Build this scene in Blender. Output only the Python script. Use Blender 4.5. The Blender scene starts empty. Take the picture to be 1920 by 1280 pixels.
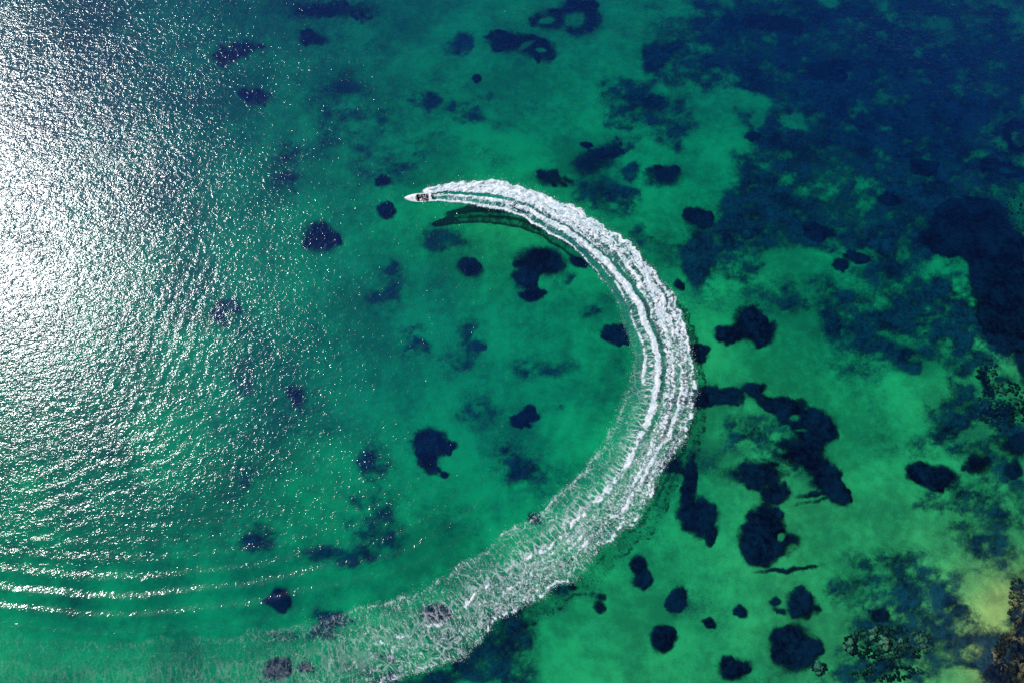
import bpy, bmesh, math, random
import numpy as np
from mathutils import Vector, Matrix, Quaternion

random.seed(7)
R = math.radians
# ------------------------------------------------------------------ camera
HCAM, PITCH, FPX = 125.0, R(20.0), 1280.0
scene = bpy.context.scene
cam_d = bpy.data.cameras.new("camera")
cam = bpy.data.objects.new("camera", cam_d)
scene.collection.objects.link(cam)
cam_d.sensor_width = 36.0
cam_d.lens = 36.0 * FPX / 1920.0
cam_d.clip_start, cam_d.clip_end = 0.5, 9000.0
cam.location = (0, 0, HCAM)
cam.rotation_euler = (PITCH, 0, 0)
scene.camera = cam
# ------------------------------------------------------------------ sun and sky
GLX, GLY = -130.0, 390.0          # picture point where a flat sea would mirror the sun
_cx, _cy = GLX - 960.0, 640.0 - GLY
_d = Vector((_cx, _cy * math.cos(PITCH) + FPX * math.sin(PITCH), -FPX * math.cos(PITCH) + _cy * math.sin(PITCH)))
TOSUN = Vector((_d.x, _d.y, -_d.z)).normalized()
SUN_EL = math.asin(TOSUN.z)
SUN_AZ = math.atan2(TOSUN.x, TOSUN.y)      # clockwise from +Y
world = bpy.data.worlds.new("World")
scene.world = world
world.use_nodes = True
wt = world.node_tree
sky = wt.nodes.new("ShaderNodeTexSky")
sky.sky_type = 'NISHITA'
sky.sun_disc = False
sky.sun_elevation = SUN_EL
sky.sun_rotation = SUN_AZ
sky.air_density = 1.0
sky.dust_density = 0.3
sky.ozone_density = 2.0
bg = wt.nodes["Background"]
wt.links.new(sky.outputs[0], bg.inputs[0])
bg.inputs[1].default_value = 0.06
sun_d = bpy.data.lights.new("sun", 'SUN')
sun_d.energy = 4.8
sun_d.angle = R(1.5)
sun_d.color = (1.0, 0.98, 0.955)
sun = bpy.data.objects.new("sun", sun_d)
scene.collection.objects.link(sun)
sun.rotation_mode = 'QUATERNION'
sun.rotation_quaternion = TOSUN.to_track_quat('Z', 'Y')
sun.location = TOSUN * 300
vs = scene.view_settings
vs.view_transform = 'Standard'
vs.look = 'None'
vs.exposure = 0.42
vs.gamma = 1.0
cy = scene.cycles
cy.max_bounces = 6
cy.diffuse_bounces = 2
cy.glossy_bounces = 3
cy.transparent_max_bounces = 16
cy.caustics_reflective = False
cy.caustics_refractive = False
cy.use_denoising = False

# ------------------------------------------------------------------ helpers
CP, SP = math.cos(PITCH), math.sin(PITCH)

def ground(px, py, z=0.0):
    """picture point -> world point at height z (numpy ok)"""
    cx, cyy = px - 960.0, 640.0 - py
    dx, dy, dz = cx, cyy * CP + FPX * SP, -FPX * CP + cyy * SP
    t = (z - HCAM) / dz
    return dx * t, dy * t

def topx(x, y, z=0.0):
    zz = z - HCAM
    fwd = y * SP - zz * CP
    up = y * CP + zz * SP
    return 960.0 + FPX * x / fwd, 640.0 - FPX * up / fwd

def _hash(ix, iy, seed):
    h = (ix.astype(np.int64) * 374761393 + iy.astype(np.int64) * 668265263 + seed * 1442695041) & 0xFFFFFFFF
    h = ((h ^ (h >> 13)) * 1274126177) & 0xFFFFFFFF
    h = h ^ (h >> 16)
    return (h & 0xFFFFFF) / float(0xFFFFFF)

def vnoise(x, y, seed=0):
    x = np.asarray(x, float); y = np.asarray(y, float)
    ix, iy = np.floor(x), np.floor(y)
    fx, fy = x - ix, y - iy
    fx = fx * fx * fx * (fx * (fx * 6 - 15) + 10); fy = fy * fy * fy * (fy * (fy * 6 - 15) + 10)
    a, b = _hash(ix, iy, seed), _hash(ix + 1, iy, seed)
    c, d = _hash(ix, iy + 1, seed), _hash(ix + 1, iy + 1, seed)
    return (a + (b - a) * fx) * (1 - fy) + (c + (d - c) * fx) * fy - 0.5

def fbm(x, y, seed=0, octs=4, gain=0.5):
    v, a = 0.0, 1.0
    for o in range(octs):
        v = v + a * vnoise(x * 2 ** o + 17.3 * o, y * 2 ** o - 9.1 * o, seed + o)
        a *= gain
    return v

def sstep(a, b, x):
    t = np.clip((x - a) / (b - a), 0, 1)
    return t * t * (3 - 2 * t)

def link(o, parent=None):
    scene.collection.objects.link(o)
    if parent is not None:
        o.parent = parent
    return o

def tag(o, label=None, cat=None, group=None, kind=None):
    if label: o["label"] = label
    if cat: o["category"] = cat
    if group: o["group"] = group
    if kind: o["kind"] = kind
    return o

def empty(name, loc, rot=(0, 0, 0)):
    o = bpy.data.objects.new(name, None)
    o.empty_display_size = 0.3
    o.location = loc; o.rotation_euler = rot
    return link(o)

def mesh_np(name, verts, faces, mat, parent=None, smooth=True, attrs=None, uv=None):
    me = bpy.data.meshes.new(name)
    nv, nf = len(verts), len(faces)
    me.vertices.add(nv)
    me.vertices.foreach_set("co", np.asarray(verts, np.float32).ravel())
    k = faces.shape[1]
    me.loops.add(nf * k)
    me.loops.foreach_set("vertex_index", faces.astype(np.int32).ravel())
    me.polygons.add(nf)
    me.polygons.foreach_set("loop_start", np.arange(0, nf * k, k, dtype=np.int32))
    me.polygons.foreach_set("loop_total", np.full(nf, k, np.int32))
    me.update(calc_edges=True)
    if smooth:
        me.polygons.foreach_set("use_smooth", np.ones(nf, bool))
    for n, a in (attrs or {}).items():
        at = me.attributes.new(n, 'FLOAT', 'POINT')
        at.data.foreach_set("value", np.asarray(a, np.float32).ravel())
    if uv is not None:
        ul = me.uv_layers.new(name="UVMap")
        ul.data.foreach_set("uv", np.asarray(uv, np.float32)[faces.ravel()].ravel())
    me.materials.append(mat)
    o = bpy.data.objects.new(name, me)
    return link(o, parent)

def grid_faces(nx, ny):
    i = np.arange(nx - 1)[None, :]; j = np.arange(ny - 1)[:, None]
    a = j * nx + i
    return np.stack([a, a + 1, a + nx + 1, a + nx], -1).reshape(-1, 4)

class NT:
    """small node-tree writer"""
    def __init__(self, name):
        self.m = bpy.data.materials.new(name)
        self.m.use_nodes = True
        self.t = self.m.node_tree
        self.t.nodes.clear()
        self.out = self.t.nodes.new("ShaderNodeOutputMaterial")
    def n(self, typ, props=None, **ins):
        nd = self.t.nodes.new(typ)
        for k, v in (props or {}).items():
            setattr(nd, k, v)
        for k, v in ins.items():
            key = int(k[1:]) if (k[0] == 'i' and k[1:].isdigit()) else k.replace('_', ' ')
            self.set(nd.inputs[key], v)
        return nd
    def set(self, sock, v):
        if hasattr(v, 'is_output') or isinstance(v, bpy.types.NodeSocket):
            self.t.links.new(v, sock)
        elif isinstance(v, bpy.types.Node):
            self.t.links.new(v.outputs[0], sock)
        else:
            sock.default_value = v
    def math(self, op, a, b=0.0, c=0.0, clamp=False):
        nd = self.n("ShaderNodeMath", {"operation": op, "use_clamp": clamp})
        self.set(nd.inputs[0], a); self.set(nd.inputs[1], b)
        if len(nd.inputs) > 2: self.set(nd.inputs[2], c)
        return nd.outputs[0]
    def ss(self, x, a, b, lo=0.0, hi=1.0):
        nd = self.n("ShaderNodeMapRange", {"interpolation_type": 'SMOOTHSTEP'})
        self.set(nd.inputs[0], x); self.set(nd.inputs[1], a); self.set(nd.inputs[2], b)
        self.set(nd.inputs[3], lo); self.set(nd.inputs[4], hi)
        return nd.outputs[0]
    def attr(self, name):
        return self.n("ShaderNodeAttribute", {"attribute_name": name}).outputs["Fac"]
    def noise(self, vec, scale, detail=4.0, rough=0.5, dist=0.0):
        nd = self.n("ShaderNodeTexNoise")
        self.set(nd.inputs["Vector"], vec); self.set(nd.inputs["Scale"], scale)
        self.set(nd.inputs["Detail"], detail); self.set(nd.inputs["Roughness"], rough); self.set(nd.inputs["Distortion"], dist)
        return nd.outputs["Fac"]
    def vor(self, vec, scale, feature='DISTANCE_TO_EDGE', rand=1.0):
        nd = self.n("ShaderNodeTexVoronoi", {"feature": feature})
        self.set(nd.inputs["Vector"], vec); self.set(nd.inputs["Scale"], scale)
        self.set(nd.inputs["Randomness"], rand)
        return nd.outputs["Distance"]
    def mapping(self, vec, scale=(1, 1, 1), rot=(0, 0, 0), loc=(0, 0, 0)):
        nd = self.n("ShaderNodeMapping")
        self.set(nd.inputs["Vector"], vec)
        nd.inputs["Scale"].default_value = scale; nd.inputs["Rotation"].default_value = rot; nd.inputs["Location"].default_value = loc
        return nd.outputs[0]
    def mixc(self, f, a, b):
        nd = self.n("ShaderNodeMix", {"data_type": 'RGBA'})
        self.set(nd.inputs[0], f); self.set(nd.inputs[6], a); self.set(nd.inputs[7], b)
        return nd.outputs[2]
    def mixs(self, f, a, b):
        nd = self.n("ShaderNodeMixShader")
        self.set(nd.inputs[0], f); self.t.links.new(a, nd.inputs[1]); self.t.links.new(b, nd.inputs[2])
        return nd.outputs[0]
    def finish(self, surf=None, vol=None):
        if surf is not None: self.t.links.new(surf, self.out.inputs[0])
        if vol is not None: self.t.links.new(vol, self.out.inputs[1])
        return self.m

def pos(nt):
    return nt.n("ShaderNodeTexCoord").outputs["Object"]

def simple(name, col, rough=0.5, metal=0.0, coat=0.0, nscale=20.0, namt=0.12, bump=0.0):
    nt = NT(name)
    p = pos(nt)
    f = nt.noise(p, nscale, 3.0)
    c2 = tuple(max(0, c * (1 - namt * 2)) for c in col[:3]) + (1,)
    c = nt.mixc(f, col[:3] + (1,), c2)
    b = nt.n("ShaderNodeBsdfPrincipled")
    nt.set(b.inputs["Base Color"], c)
    b.inputs["Roughness"].default_value = rough
    b.inputs["Metallic"].default_value = metal
    b.inputs["Coat Weight"].default_value = coat
    if bump:
        bn = nt.n("ShaderNodeBump")
        bn.inputs["Strength"].default_value = 0.5; bn.inputs["Distance"].default_value = bump
        nt.set(bn.inputs["Height"], f)
        nt.set(b.inputs["Normal"], bn.outputs[0])
    return nt.finish(b.outputs[0])

# ------------------------------------------------------------------ sea floor shape
def depth(x, y):
    """water depth in metres (positive)"""
    base = 3.2 + 0.019 * np.clip(y, -40, 300) - 0.010 * np.clip(x, -200, 120)
    sx, sy = 88.0, -8.0
    shoal = 2.2 * np.exp(-(((x - sx) / 17.0) ** 2 + ((y - sy) / 17.0) ** 2))
    shoal -= 4.2 * np.exp(-(((x - 120.0) / 70.0) ** 2 + ((y - 125.0) / 48.0) ** 2))
    sx2, sy2 = 100.0, 44.0
    shoal -= 4.4 * np.exp(-(((x + 118.0) / 66.0) ** 2 + ((y - 105.0) / 58.0) ** 2))
    shoal -= 1.2 * np.exp(-(((x + 10.0) / 60.0) ** 2 + ((y - 140.0) / 40.0) ** 2))
    shoal -= 1.0 * np.exp(-(((x + 12.0) / 48.0) ** 2 + ((y - 38.0) / 34.0) ** 2))
    shoal += 2.0 * np.exp(-(((x + 4.0) / 24.0) ** 2 + ((y - 72.0) / 14.0) ** 2)) + 1.0 * np.exp(-(((x - 38.0) / 15.0) ** 2 + ((y - 36.0) / 26.0) ** 2))  # bed raised here, added to pull the wake's cast shadow closer
    shoal -= 1.5 * np.exp(-(((x + 42.0) / 46.0) ** 2 + ((y - 42.0) / 40.0) ** 2))
    shoal -= 0.9 * np.exp(-(((x + 55.0) / 50.0) ** 2 + ((y + 5.0) / 18.0) ** 2))
    shoal += 0.9 * np.exp(-(((x - sx2) / 12.0) ** 2 + ((y - sy2) / 14.0) ** 2))
    d = base - shoal + 0.5 * fbm(x / 17.0, y / 17.0, 5, 3) + 0.15 * fbm(x / 3.0, y / 3.0, 9, 2)
    return np.maximum(d, 0.55)

def bed_px(px, py):
    """picture point -> world x, y on the sea floor"""
    z = -4.0
    for _ in range(6):
        x, y = ground(px, py, z)
        z = -depth(np.array([x]), np.array([y]))[0] if np.isscalar(x) else -depth(x, y)
    return x, y, z

def ell(PX, PY, blobs, warp=1.0, seed=3):
    """soft union of ellipses given as (x, y, rx, ry, angle, density, softness)"""
    wx = PX + warp * 17 * fbm(PX / 30.0, PY / 30.0, seed, 5, .66)
    wy = PY + warp * 14 * fbm(PX / 30.0 + 50, PY / 30.0 + 20, seed + 11, 5, .66)
    keep = np.ones_like(PX)
    for b in blobs:
        x, y, rx, ry = b[:4]
        ang = b[4] if len(b) > 4 else 0
        den = b[5] if len(b) > 5 else 1.0
        soft = b[6] if len(b) > 6 else 0.3
        c, s = math.cos(R(ang)), math.sin(R(ang))
        dx, dy = wx - x, wy - y
        u, v = (dx * c + dy * s) / rx, (-dx * s + dy * c) / ry
        r = np.sqrt(u * u + v * v)
        f = 1.0 - sstep(1.0 - soft, 1.0 + soft, r)
        keep = keep * (1.0 - den * f)
    return 1.0 - keep

# large meadow areas (x, y, rx, ry, angle, density, softness), picture units; angle clockwise
MEADOW = [
 # upper right deep meadow
 (1620,60,330,150,0,.62,.35),(1700,190,300,150,10,.66,.3),(1480,120,160,110,0,.5,.35),(1580,330,240,130,8,.66,.25),
 (1810,300,170,150,0,.62,.3),(1240,75,42,32,0,.7,.35),(1262,120,60,36,10,.7,.35),(1195,190,72,36,8,.68,.35),
 (1165,228,32,16,0,.55,.3),(1275,232,66,48,20,.66,.3),(1172,272,30,18,-20,.55,.4),(1185,325,22,14,0,.6,.4),
 (1130,362,58,30,8,.6,.45),(1155,388,46,24,0,.4,.5),(1060,345,24,12,0,.4,.5),
 (1360,470,85,62,-5,.72,.25),(1450,410,100,60,0,.6,.35),(1560,430,110,45,5,.5,.4),(1700,430,120,60,0,.5,.4),
 (1650,560,110,62,12,.55,.35),(1600,590,90,42,15,.45,.4),(1745,620,110,70,25,.62,.35),(1660,630,90,40,10,.55,.4),
 (1720,560,110,60,0,.45,.4),(1840,640,60,60,0,.5,.4),(1740,680,70,22,8,.4,.5),(1215,10,34,12,0,.5,.4),
 (1320,330,24,12,0,.3,.5),(1290,160,40,20,0,.3,.4),(1280,60,60,30,0,.3,.5),(1350,30,60,30,0,.35,.5),
 (1390,560,90,40,0,.22,.6),(1500,560,60,40,0,.22,.6),(1310,500,30,40,0,.4,.5),
 (1300,395,25,10,0,.2,.4),
 (1690,590,190,92,8,.5,.35),(1720,430,200,60,0,.45,.4),(1700,220,270,220,0,.28,.4),(1500,330,90,120,10,.3,.4),
 # middle right mottled
 (1440,825,75,45,10,.45,.5),(1480,850,80,40,10,.45,.5),(1400,795,50,30,0,.3,.6),(1360,870,60,30,20,.3,.6),
 (1400,910,40,25,30,.25,.6),(1620,700,40,40,0,.2,.7),(1640,820,30,40,0,.3,.7),(1560,690,50,30,0,.2,.7),
 (1795,745,60,34,10,.75,.3),(1745,760,30,20,35,.4,.4),(1830,800,110,28,-4,.7,.35),(1850,840,90,36,15,.55,.4),(1730,840,30,30,0,.4,.5),
 (1880,760,50,70,0,.5,.4),(1790,935,64,26,0,.7,.35),(1742,948,30,14,0,.5,.4),(1880,930,60,50,0,.45,.4),
 (1860,1000,70,50,20,.45,.4),(1790,1010,40,30,0,.3,.5),(1640,1062,62,34,20,.45,.45),(1600,1110,52,36,0,.5,.4),
 (1720,1080,80,52,20,.42,.5),(1760,1150,90,42,20,.55,.45),(1660,1160,70,30,0,.5,.4),(1790,1220,90,50,30,.5,.4),
 (1870,1060,60,30,0,.35,.5),(1890,1230,60,60,0,.75,.35),(1910,1130,20,60,0,.75,.35),(1665,1210,100,48,0,.6,.35),(1650,1265,110,30,0,.55,.4),
 (1860,1180,36,20,0,.35,.4),
 # inside the circle and left
 (825,450,42,20,0,.45,.6),(735,520,22,32,10,.5,.6),(715,572,26,24,0,.45,.6),(880,637,22,36,-5,.55,.5),
 (780,640,30,34,0,.6,.5),(845,682,46,20,5,.35,.6),(1060,525,24,10,-30,.45,.5),(1160,672,15,20,0,.3,.6),
 (1112,586,16,9,10,.4,.6),(980,690,38,24,0,.3,.6),(1042,690,50,14,0,.25,.6),(890,768,40,34,10,.38,.6),
 (906,722,14,24,0,.3,.6),(1053,773,8,6,0,.3,.6),(962,868,44,32,10,.45,.6),(1000,905,50,26,0,.3,.6),
 (700,868,28,30,0,.5,.6),(695,965,44,52,15,.55,.6),(640,1040,80,20,0,.5,.6),(720,1010,40,30,0,.35,.6),
 (560,742,20,20,0,.55,.6),(460,890,26,24,0,.5,.6),(490,1010,32,24,0,.5,.6),(430,578,34,24,0,.5,.6),
 (540,312,26,60,0,.35,.7),(620,190,60,60,0,.2,.7),(700,260,90,70,0,.3,.7),
 (858,84,34,20,-20,.5,.6),(795,190,26,16,0,.5,.6),(900,190,26,10,-15,.42,.5),(872,212,36,20,15,.42,.6),
 (812,258,13,8,0,.45,.5),(840,455,60,40,0,.2,.8),(990,205,60,20,10,.2,.7),(960,235,60,14,10,.2,.7),
 (900,285,60,16,0,.2,.7),(1000,130,80,22,0,.15,.7),(780,290,60,20,-30,.3,.7),(900,398,60,10,4,.2,.7),  # last blob paints the wake's cast shadow band, not seagrass
 (1090,180,60,20,0,.12,.7),(700,150,90,60,0,.15,.8),(560,20,160,40,0,.18,.8),(300,60,300,120,0,.08,.8),
(1120,1122,12,8,0,.5,.5),(1240,470,50,30,0,.3,.6),(1210,445,30,16,0,.4,.5),
 # under and beside the tail of the wake
 (960,1180,52,42,-30,.75,.35),(975,1240,40,60,0,.62,.35),(870,1262,90,20,-12,.55,.5),(800,1285,60,16,-12,.6,.5),(900,1225,50,18,-20,.7,.5),
 (615,1170,44,26,-10,.75,.4),(700,1255,60,30,0,.45,.5),(560,1190,60,14,0,.3,.5),
 (1060,1100,30,12,-40,.3,.6),(1255,870,26,16,30,.95,.3),
]
# clear sand openings that cut the meadow back
CLEAR = [
 (1395,190,60,20,12,.95,.4),(1350,235,64,34,40,.95,.35),(1325,290,44,60,0,.95,.3),(1305,360,30,60,5,.9,.35),
 (1425,215,20,30,0,.8,.4),(1490,226,32,12,10,.85,.4),(1240,172,26,9,0,.7,.4),(1200,35,90,50,0,.6,.4),
 (1520,232,30,14,20,.35,.6),(1550,85,50,24,10,.32,.7),(1770,50,60,40,-20,.28,.7),(1560,330,70,40,10,.22,.8),
 (1600,400,90,30,0,.2,.8),(1500,490,70,20,5,.8,.5),(1590,525,60,16,20,.5,.6),(1700,640,60,10,10,.6,.5),
 (1430,660,120,60,15,.8,.5),(1600,860,60,90,10,.7,.5),(1600,960,70,80,0,.7,.4),(1860,130,40,50,0,.2,.8),
 (1745,720,40,40,20,.85,.4),(1690,760,40,60,-20,.9,.4),(1838,720,26,18,30,.85,.35),(1880,740,30,26,0,.5,.5),
 (1760,875,80,10,5,.5,.6),(1825,815,36,12,-20,.7,.4),(1870,1130,30,30,10,.9,.35),(1740,1130,14,26,-30,.6,.5),
 (1800,1262,34,18,0,.8,.4),(1400,830,20,8,0,.5,.4),(1450,815,14,6,10,.8,.4),(1350,960,60,60,0,.5,.5),
 (1730,1010,60,40,20,.5,.6),(1105,1250,90,120,0,.9,.15),(1560,140,60,10,10,.2,.7),(1860,420,20,60,0,.4,.5),
]
# darkest ground with ragged outline, still part of the meadow
DARKMASS = [
 (1820,425,80,58,5,1,.22),(1880,500,70,70,0,1,.2),(1890,590,60,70,-10,1,.2),(1765,455,46,26,20,1,.25),
 (1925,650,30,60,0,1,.3),(1908,255,30,32,0,.9,.2),(1878,318,46,16,15,.85,.3),(1850,312,16,10,0,.8,.3),(1700,292,24,8,-15,.7,.4),
 (1850,720,10,30,-25,.9,.3),(1870,770,36,18,0,.75,.5),(1905,830,30,22,0,.8,.4),(1915,1200,16,60,0,.9,.4),(1880,1262,36,26,0,.8,.4),
]
DARKHOLES = [(1912,258,17,17,0,1,.3),(1850,440,14,4,0,.5,.5),(1795,395,8,5,0,.4,.6),(1925,480,8,20,0,.6,.5),(1885,322,14,5,10,.8,.5)]

def meadow_density(PX, PY):
    m = ell(PX, PY, MEADOW, 1.0, 3)
    m = .98 * m - .24 * m * m + 0.60 * fbm(PX / 36.0, PY / 24.0, 21, 6, .70) * sstep(.08, .45, m)
    m = m + 0.30 * np.clip(fbm(PX / 120.0, PY / 80.0, 23, 6, .66) + .10, 0, 1)
    m = np.clip(m, 0, .86)
    c = ell(PX, PY, CLEAR, 0.8, 31)
    m = m * (1 - c)
    return m

def dense_density(PX, PY):
    return ell(PX, PY, DARKMASS, 0.8, 51) * (1 - ell(PX, PY, DARKHOLES, .3, 71))

# ------------------------------------------------------------------ wake geometry (picture units, pairs inner / outer)
ST = [((786,373),(786,359)),((800,380),(800,353)),((830,382),(830,344)),((870,385),(880,338)),((910,391),(925,339)),((950,400),(975,352)),((990,415),(1025,364)),
 ((1030,440),(1075,385)),((1070,467),(1125,412)),((1105,500),(1168,448)),((1135,538),(1210,488)),((1157,580),(1245,530)),
 ((1172,620),(1275,578)),((1180,655),(1297,635)),((1182,692),(1307,697)),((1173,735),(1301,755)),((1155,775),(1286,820)),
 ((1132,815),(1256,880)),((1105,856),(1222,935)),((1070,895),(1180,982)),((1025,938),(1120,1030)),((975,977),(1065,1090)),
 ((920,1015),(1005,1133)),((860,1055),(940,1175)),((795,1093),(870,1222)),((725,1120),(790,1262)),((650,1137),(700,1300)),
 ((570,1155),(600,1330)),((480,1175),(500,1350)),((370,1188),(380,1365)),((240,1194),(240,1375)),((100,1190),(100,1380)),
 ((-60,1180),(-60,1385)),((-250,1165),(-250,1390)),((-500,1150),(-500,1400))]
def catmull(P, per):
    P = np.array(P, float)
    out, par = [], []
    n = len(P)
    for i in range(n - 1):
        p0, p1, p2, p3 = P[max(i - 1, 0)], P[i], P[i + 1], P[min(i + 2, n - 1)]
        for k in range(per):
            t = k / per
            out.append(0.5 * ((2 * p1) + (-p0 + p2) * t + (2 * p0 - 5 * p1 + 4 * p2 - p3) * t * t + (-p0 + 3 * p1 - 3 * p2 + p3) * t ** 3))
            par.append(i + t)
    out.append(P[-1]); par.append(n - 1)
    return np.array(out), np.array(par)
_in = np.array([ground(float(a[0]), float(a[1])) for a, b in ST])
_ou = np.array([ground(float(b[0]), float(b[1])) for a, b in ST])
CI, CPAR = catmull(_in, 12)
CO, _ = catmull(_ou, 12)

def dist_poly(X, Y, C, par):
    """unsigned distance to polyline, station parameter and side"""
    best = np.full(X.shape, 1e9); bp = np.zeros(X.shape); side = np.zeros(X.shape)
    for i in range(0, len(C) - 1):
        a, b = C[i], C[i + 1]
        e = b - a
        L2 = (e ** 2).sum() + 1e-12
        t = np.clip(((X - a[0]) * e[0] + (Y - a[1]) * e[1]) / L2, 0, 1)
        dx, dy = X - (a[0] + t * e[0]), Y - (a[1] + t * e[1])
        d = dx * dx + dy * dy
        m = d < best
        best = np.where(m, d, best); bp = np.where(m, par[i] + t * (par[i + 1] - par[i]), bp)
        side = np.where(m, np.sign(e[0] * dy - e[1] * dx), side)
    return np.sqrt(best), bp, side

def packet(PX, PY, x0, y0, rx, ry, ang, lam, amp, curve=0.0, ph=0.0):
    """wave train; ang = direction the crests run (deg, clockwise in the picture), lam in picture units"""
    c, s = math.cos(R(ang)), math.sin(R(ang))
    dx, dy = PX - x0, PY - y0
    u, v = dx * c + dy * s, -dx * s + dy * c
    v = v + curve * u * u
    env = np.exp(-((u / rx) ** 2 + (v / ry) ** 2))
    wob = 0.5 * fbm(PX / 60.0, PY / 60.0, 77, 2)
    return amp * env * np.cos(2 * math.pi * (v / lam + wob) + ph)

def water_height(X, Y, parts=True):
    PX, PY = topx(X, Y)
    ok = (PY < 1600) & (PY > -300)
    h = 0.05 * fbm(X / 9.0, Y / 6.0, 100, 3)
    di, pi_, si = dist_poly(X, Y, CI[::3], CPAR[::3])
    do, po, so = dist_poly(X, Y, CO[::3], CPAR[::3])
    width_in = np.interp(pi_, [0, 9, 13, 17, 26, 34], [0, 0.0, .5, .9, 1.0, 1.0])
    # si/so sign: path runs left->right->down->left (clockwise), inside of the turn is to its right (negative)
    inside = (si < 0)
    outside = (so > 0)
    wob = 0.35 * fbm(X / 11.0, Y / 11.0, 41, 2)
    env = np.exp(-((di - 6.5) / 4.8) ** 2) * width_in
    h = h + np.where(inside, (0.080 + 0.075 * sstep(22, 28, pi_)) * env * np.cos(2 * math.pi * (di / 3.1 + wob)), 0)
    env2 = np.exp(-((di - 15.0) / 6.0) ** 2) * width_in
    h = h + np.where(inside, 0.020 * env2 * np.cos(2 * math.pi * (di / 2.6 + wob) + 1.0), 0)
    w_out = np.interp(po, [0, 14, 17, 21, 26, 34], [0, 0, .8, 1.0, 1.0, .5])
    h = h + np.where(outside, 0.035 * w_out * np.exp(-((do - 3.6) / 2.4) ** 2) * np.cos(2 * math.pi * do / 3.4), 0)
    h = h + packet(PX, PY, 190, 880, 330, 75, -20, 30, .034, 0.0003)
    h = h + packet(PX, PY, 80, 1010, 240, 50, -22, 27, .026)
    h = h + packet(PX, PY, 210, 238, 190, 42, 2, 15, .013, 0.0004)
    h = h + packet(PX, PY, 640, 165, 120, 40, -2, 12, .010)
    h = h + packet(PX, PY, 430, 680, 60, 220, 12, 0.0 + 24, .0) 
    h = h + packet(PX, PY, 330, 640, 260, 120, 112, 26, .022, 0.0002)
    inw = (~inside) & (~outside)
    h = np.where(ok, h, 0.0)
    return h, di, do, inside, outside, pi_

def axis(lo, hi, step, far, grow=1.25):
    core = list(np.arange(lo, hi + step * .5, step))
    s = step; a = core[-1]; up = []
    while a < far:
        s *= grow; a += s; up.append(a)
    s = step; a = core[0]; dn = []
    while a > -far:
        s *= grow; a -= s; dn.append(a)
    return np.array(dn[::-1] + core + up)

# ------------------------------------------------------------------ materials: water, sand, seagrass, foam
def mat_water():
    nt = NT("sea_water")
    p = pos(nt)
    warp = nt.n("ShaderNodeTexNoise"); nt.set(warp.inputs["Vector"], p); warp.inputs["Scale"].default_value = 0.035; warp.inputs["Detail"].default_value = 2.0
    wv = nt.n("ShaderNodeVectorMath", {"operation": 'MULTIPLY_ADD'})
    nt.set(wv.inputs[0], warp.outputs["Color"]); wv.inputs[1].default_value = (5, 5, 0); nt.set(wv.inputs[2], p)
    q = wv.outputs[0]
    gust = nt.noise(nt.mapping(p, (0.6, 1.2, 1), (0, 0, R(25))), 0.045, 3.0, 0.6)
    gust = nt.ss(gust, 0.3, 0.7, 0.75, 1.2)
    n1 = nt.noise(nt.mapping(q, (0.55, 1.0, 1), (0, 0, R(-16))), 0.42, 2.0, 0.5)
    n2 = nt.noise(nt.mapping(q, (0.6, 1.0, 1), (0, 0, R(18))), 1.1, 3.0, 0.55)
    n3 = nt.noise(nt.mapping(q, (0.6, 1.0, 1), (0, 0, R(-22))), 3.3, 2.0, 0.55)
    calm = nt.attr("calm")
    amp = nt.math('MULTIPLY', gust, nt.math('SUBTRACT', 1.0, calm))
    choppy = nt.ss(nt.noise(p, 0.9, 3.0, 0.6), 0.40, 0.72, 0.75, 1.6)
    n2 = nt.math('MULTIPLY', n2, nt.math('MULTIPLY_ADD', choppy, 0.35, 0.65))
    n3 = nt.math('MULTIPLY', n3, choppy)
    h = nt.math('MULTIPLY', n1, WAVE[0])
    h = nt.math('MULTIPLY_ADD', n2, WAVE[1], h)
    h = nt.math('MULTIPLY_ADD', n3, WAVE[2], h)
    h = nt.math('MULTIPLY', h, amp)
    bump = nt.n("ShaderNodeBump")
    bump.inputs["Strength"].default_value = 1.0
    bump.inputs["Distance"].default_value = 1.0
    nt.set(bump.inputs["Height"], h)
    gl = nt.n("ShaderNodeBsdfGlossy")
    gl.inputs["Color"].default_value = (1, 1, 1, 1)
    gl.inputs["Roughness"].default_value = GLROUGH
    nt.set(gl.inputs["Normal"], bump.outputs[0])
    geo = nt.n("ShaderNodeNewGeometry")
    dt = nt.n("ShaderNodeVectorMath", {"operation": 'DOT_PRODUCT'})
    nt.set(dt.inputs[0], geo.outputs["Incoming"]); nt.set(dt.inputs[1], bump.outputs[0])
    cs = nt.math('SUBTRACT', 1.0, nt.math('ABSOLUTE', dt.outputs["Value"]), clamp=True)
    fr = nt.math('MULTIPLY_ADD', nt.math('POWER', cs, 5.0), 0.978, 0.022)
    tr = nt.n("ShaderNodeBsdfTransparent"); tr.inputs["Color"].default_value = (0.96, 0.99, 0.99, 1)
    # light scattered back by the water body itself: more of it where the water is deeper
    df = nt.n("ShaderNodeBsdfDiffuse"); df.inputs["Color"].default_value = SCAT
    nt.set(df.inputs["Normal"], bump.outputs[0])
    body = nt.mixs(nt.math('MULTIPLY', nt.attr("deep"), SCATW, clamp=True), tr.outputs[0], df.outputs[0])
    s = nt.mixs(fr, body, gl.outputs[0])
    ab = nt.n("ShaderNodeVolumeAbsorption")
    ab.inputs["Color"].default_value = ABSC
    ab.inputs["Density"].default_value = ABSD
    return nt.finish(s, ab.outputs[0])

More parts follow.
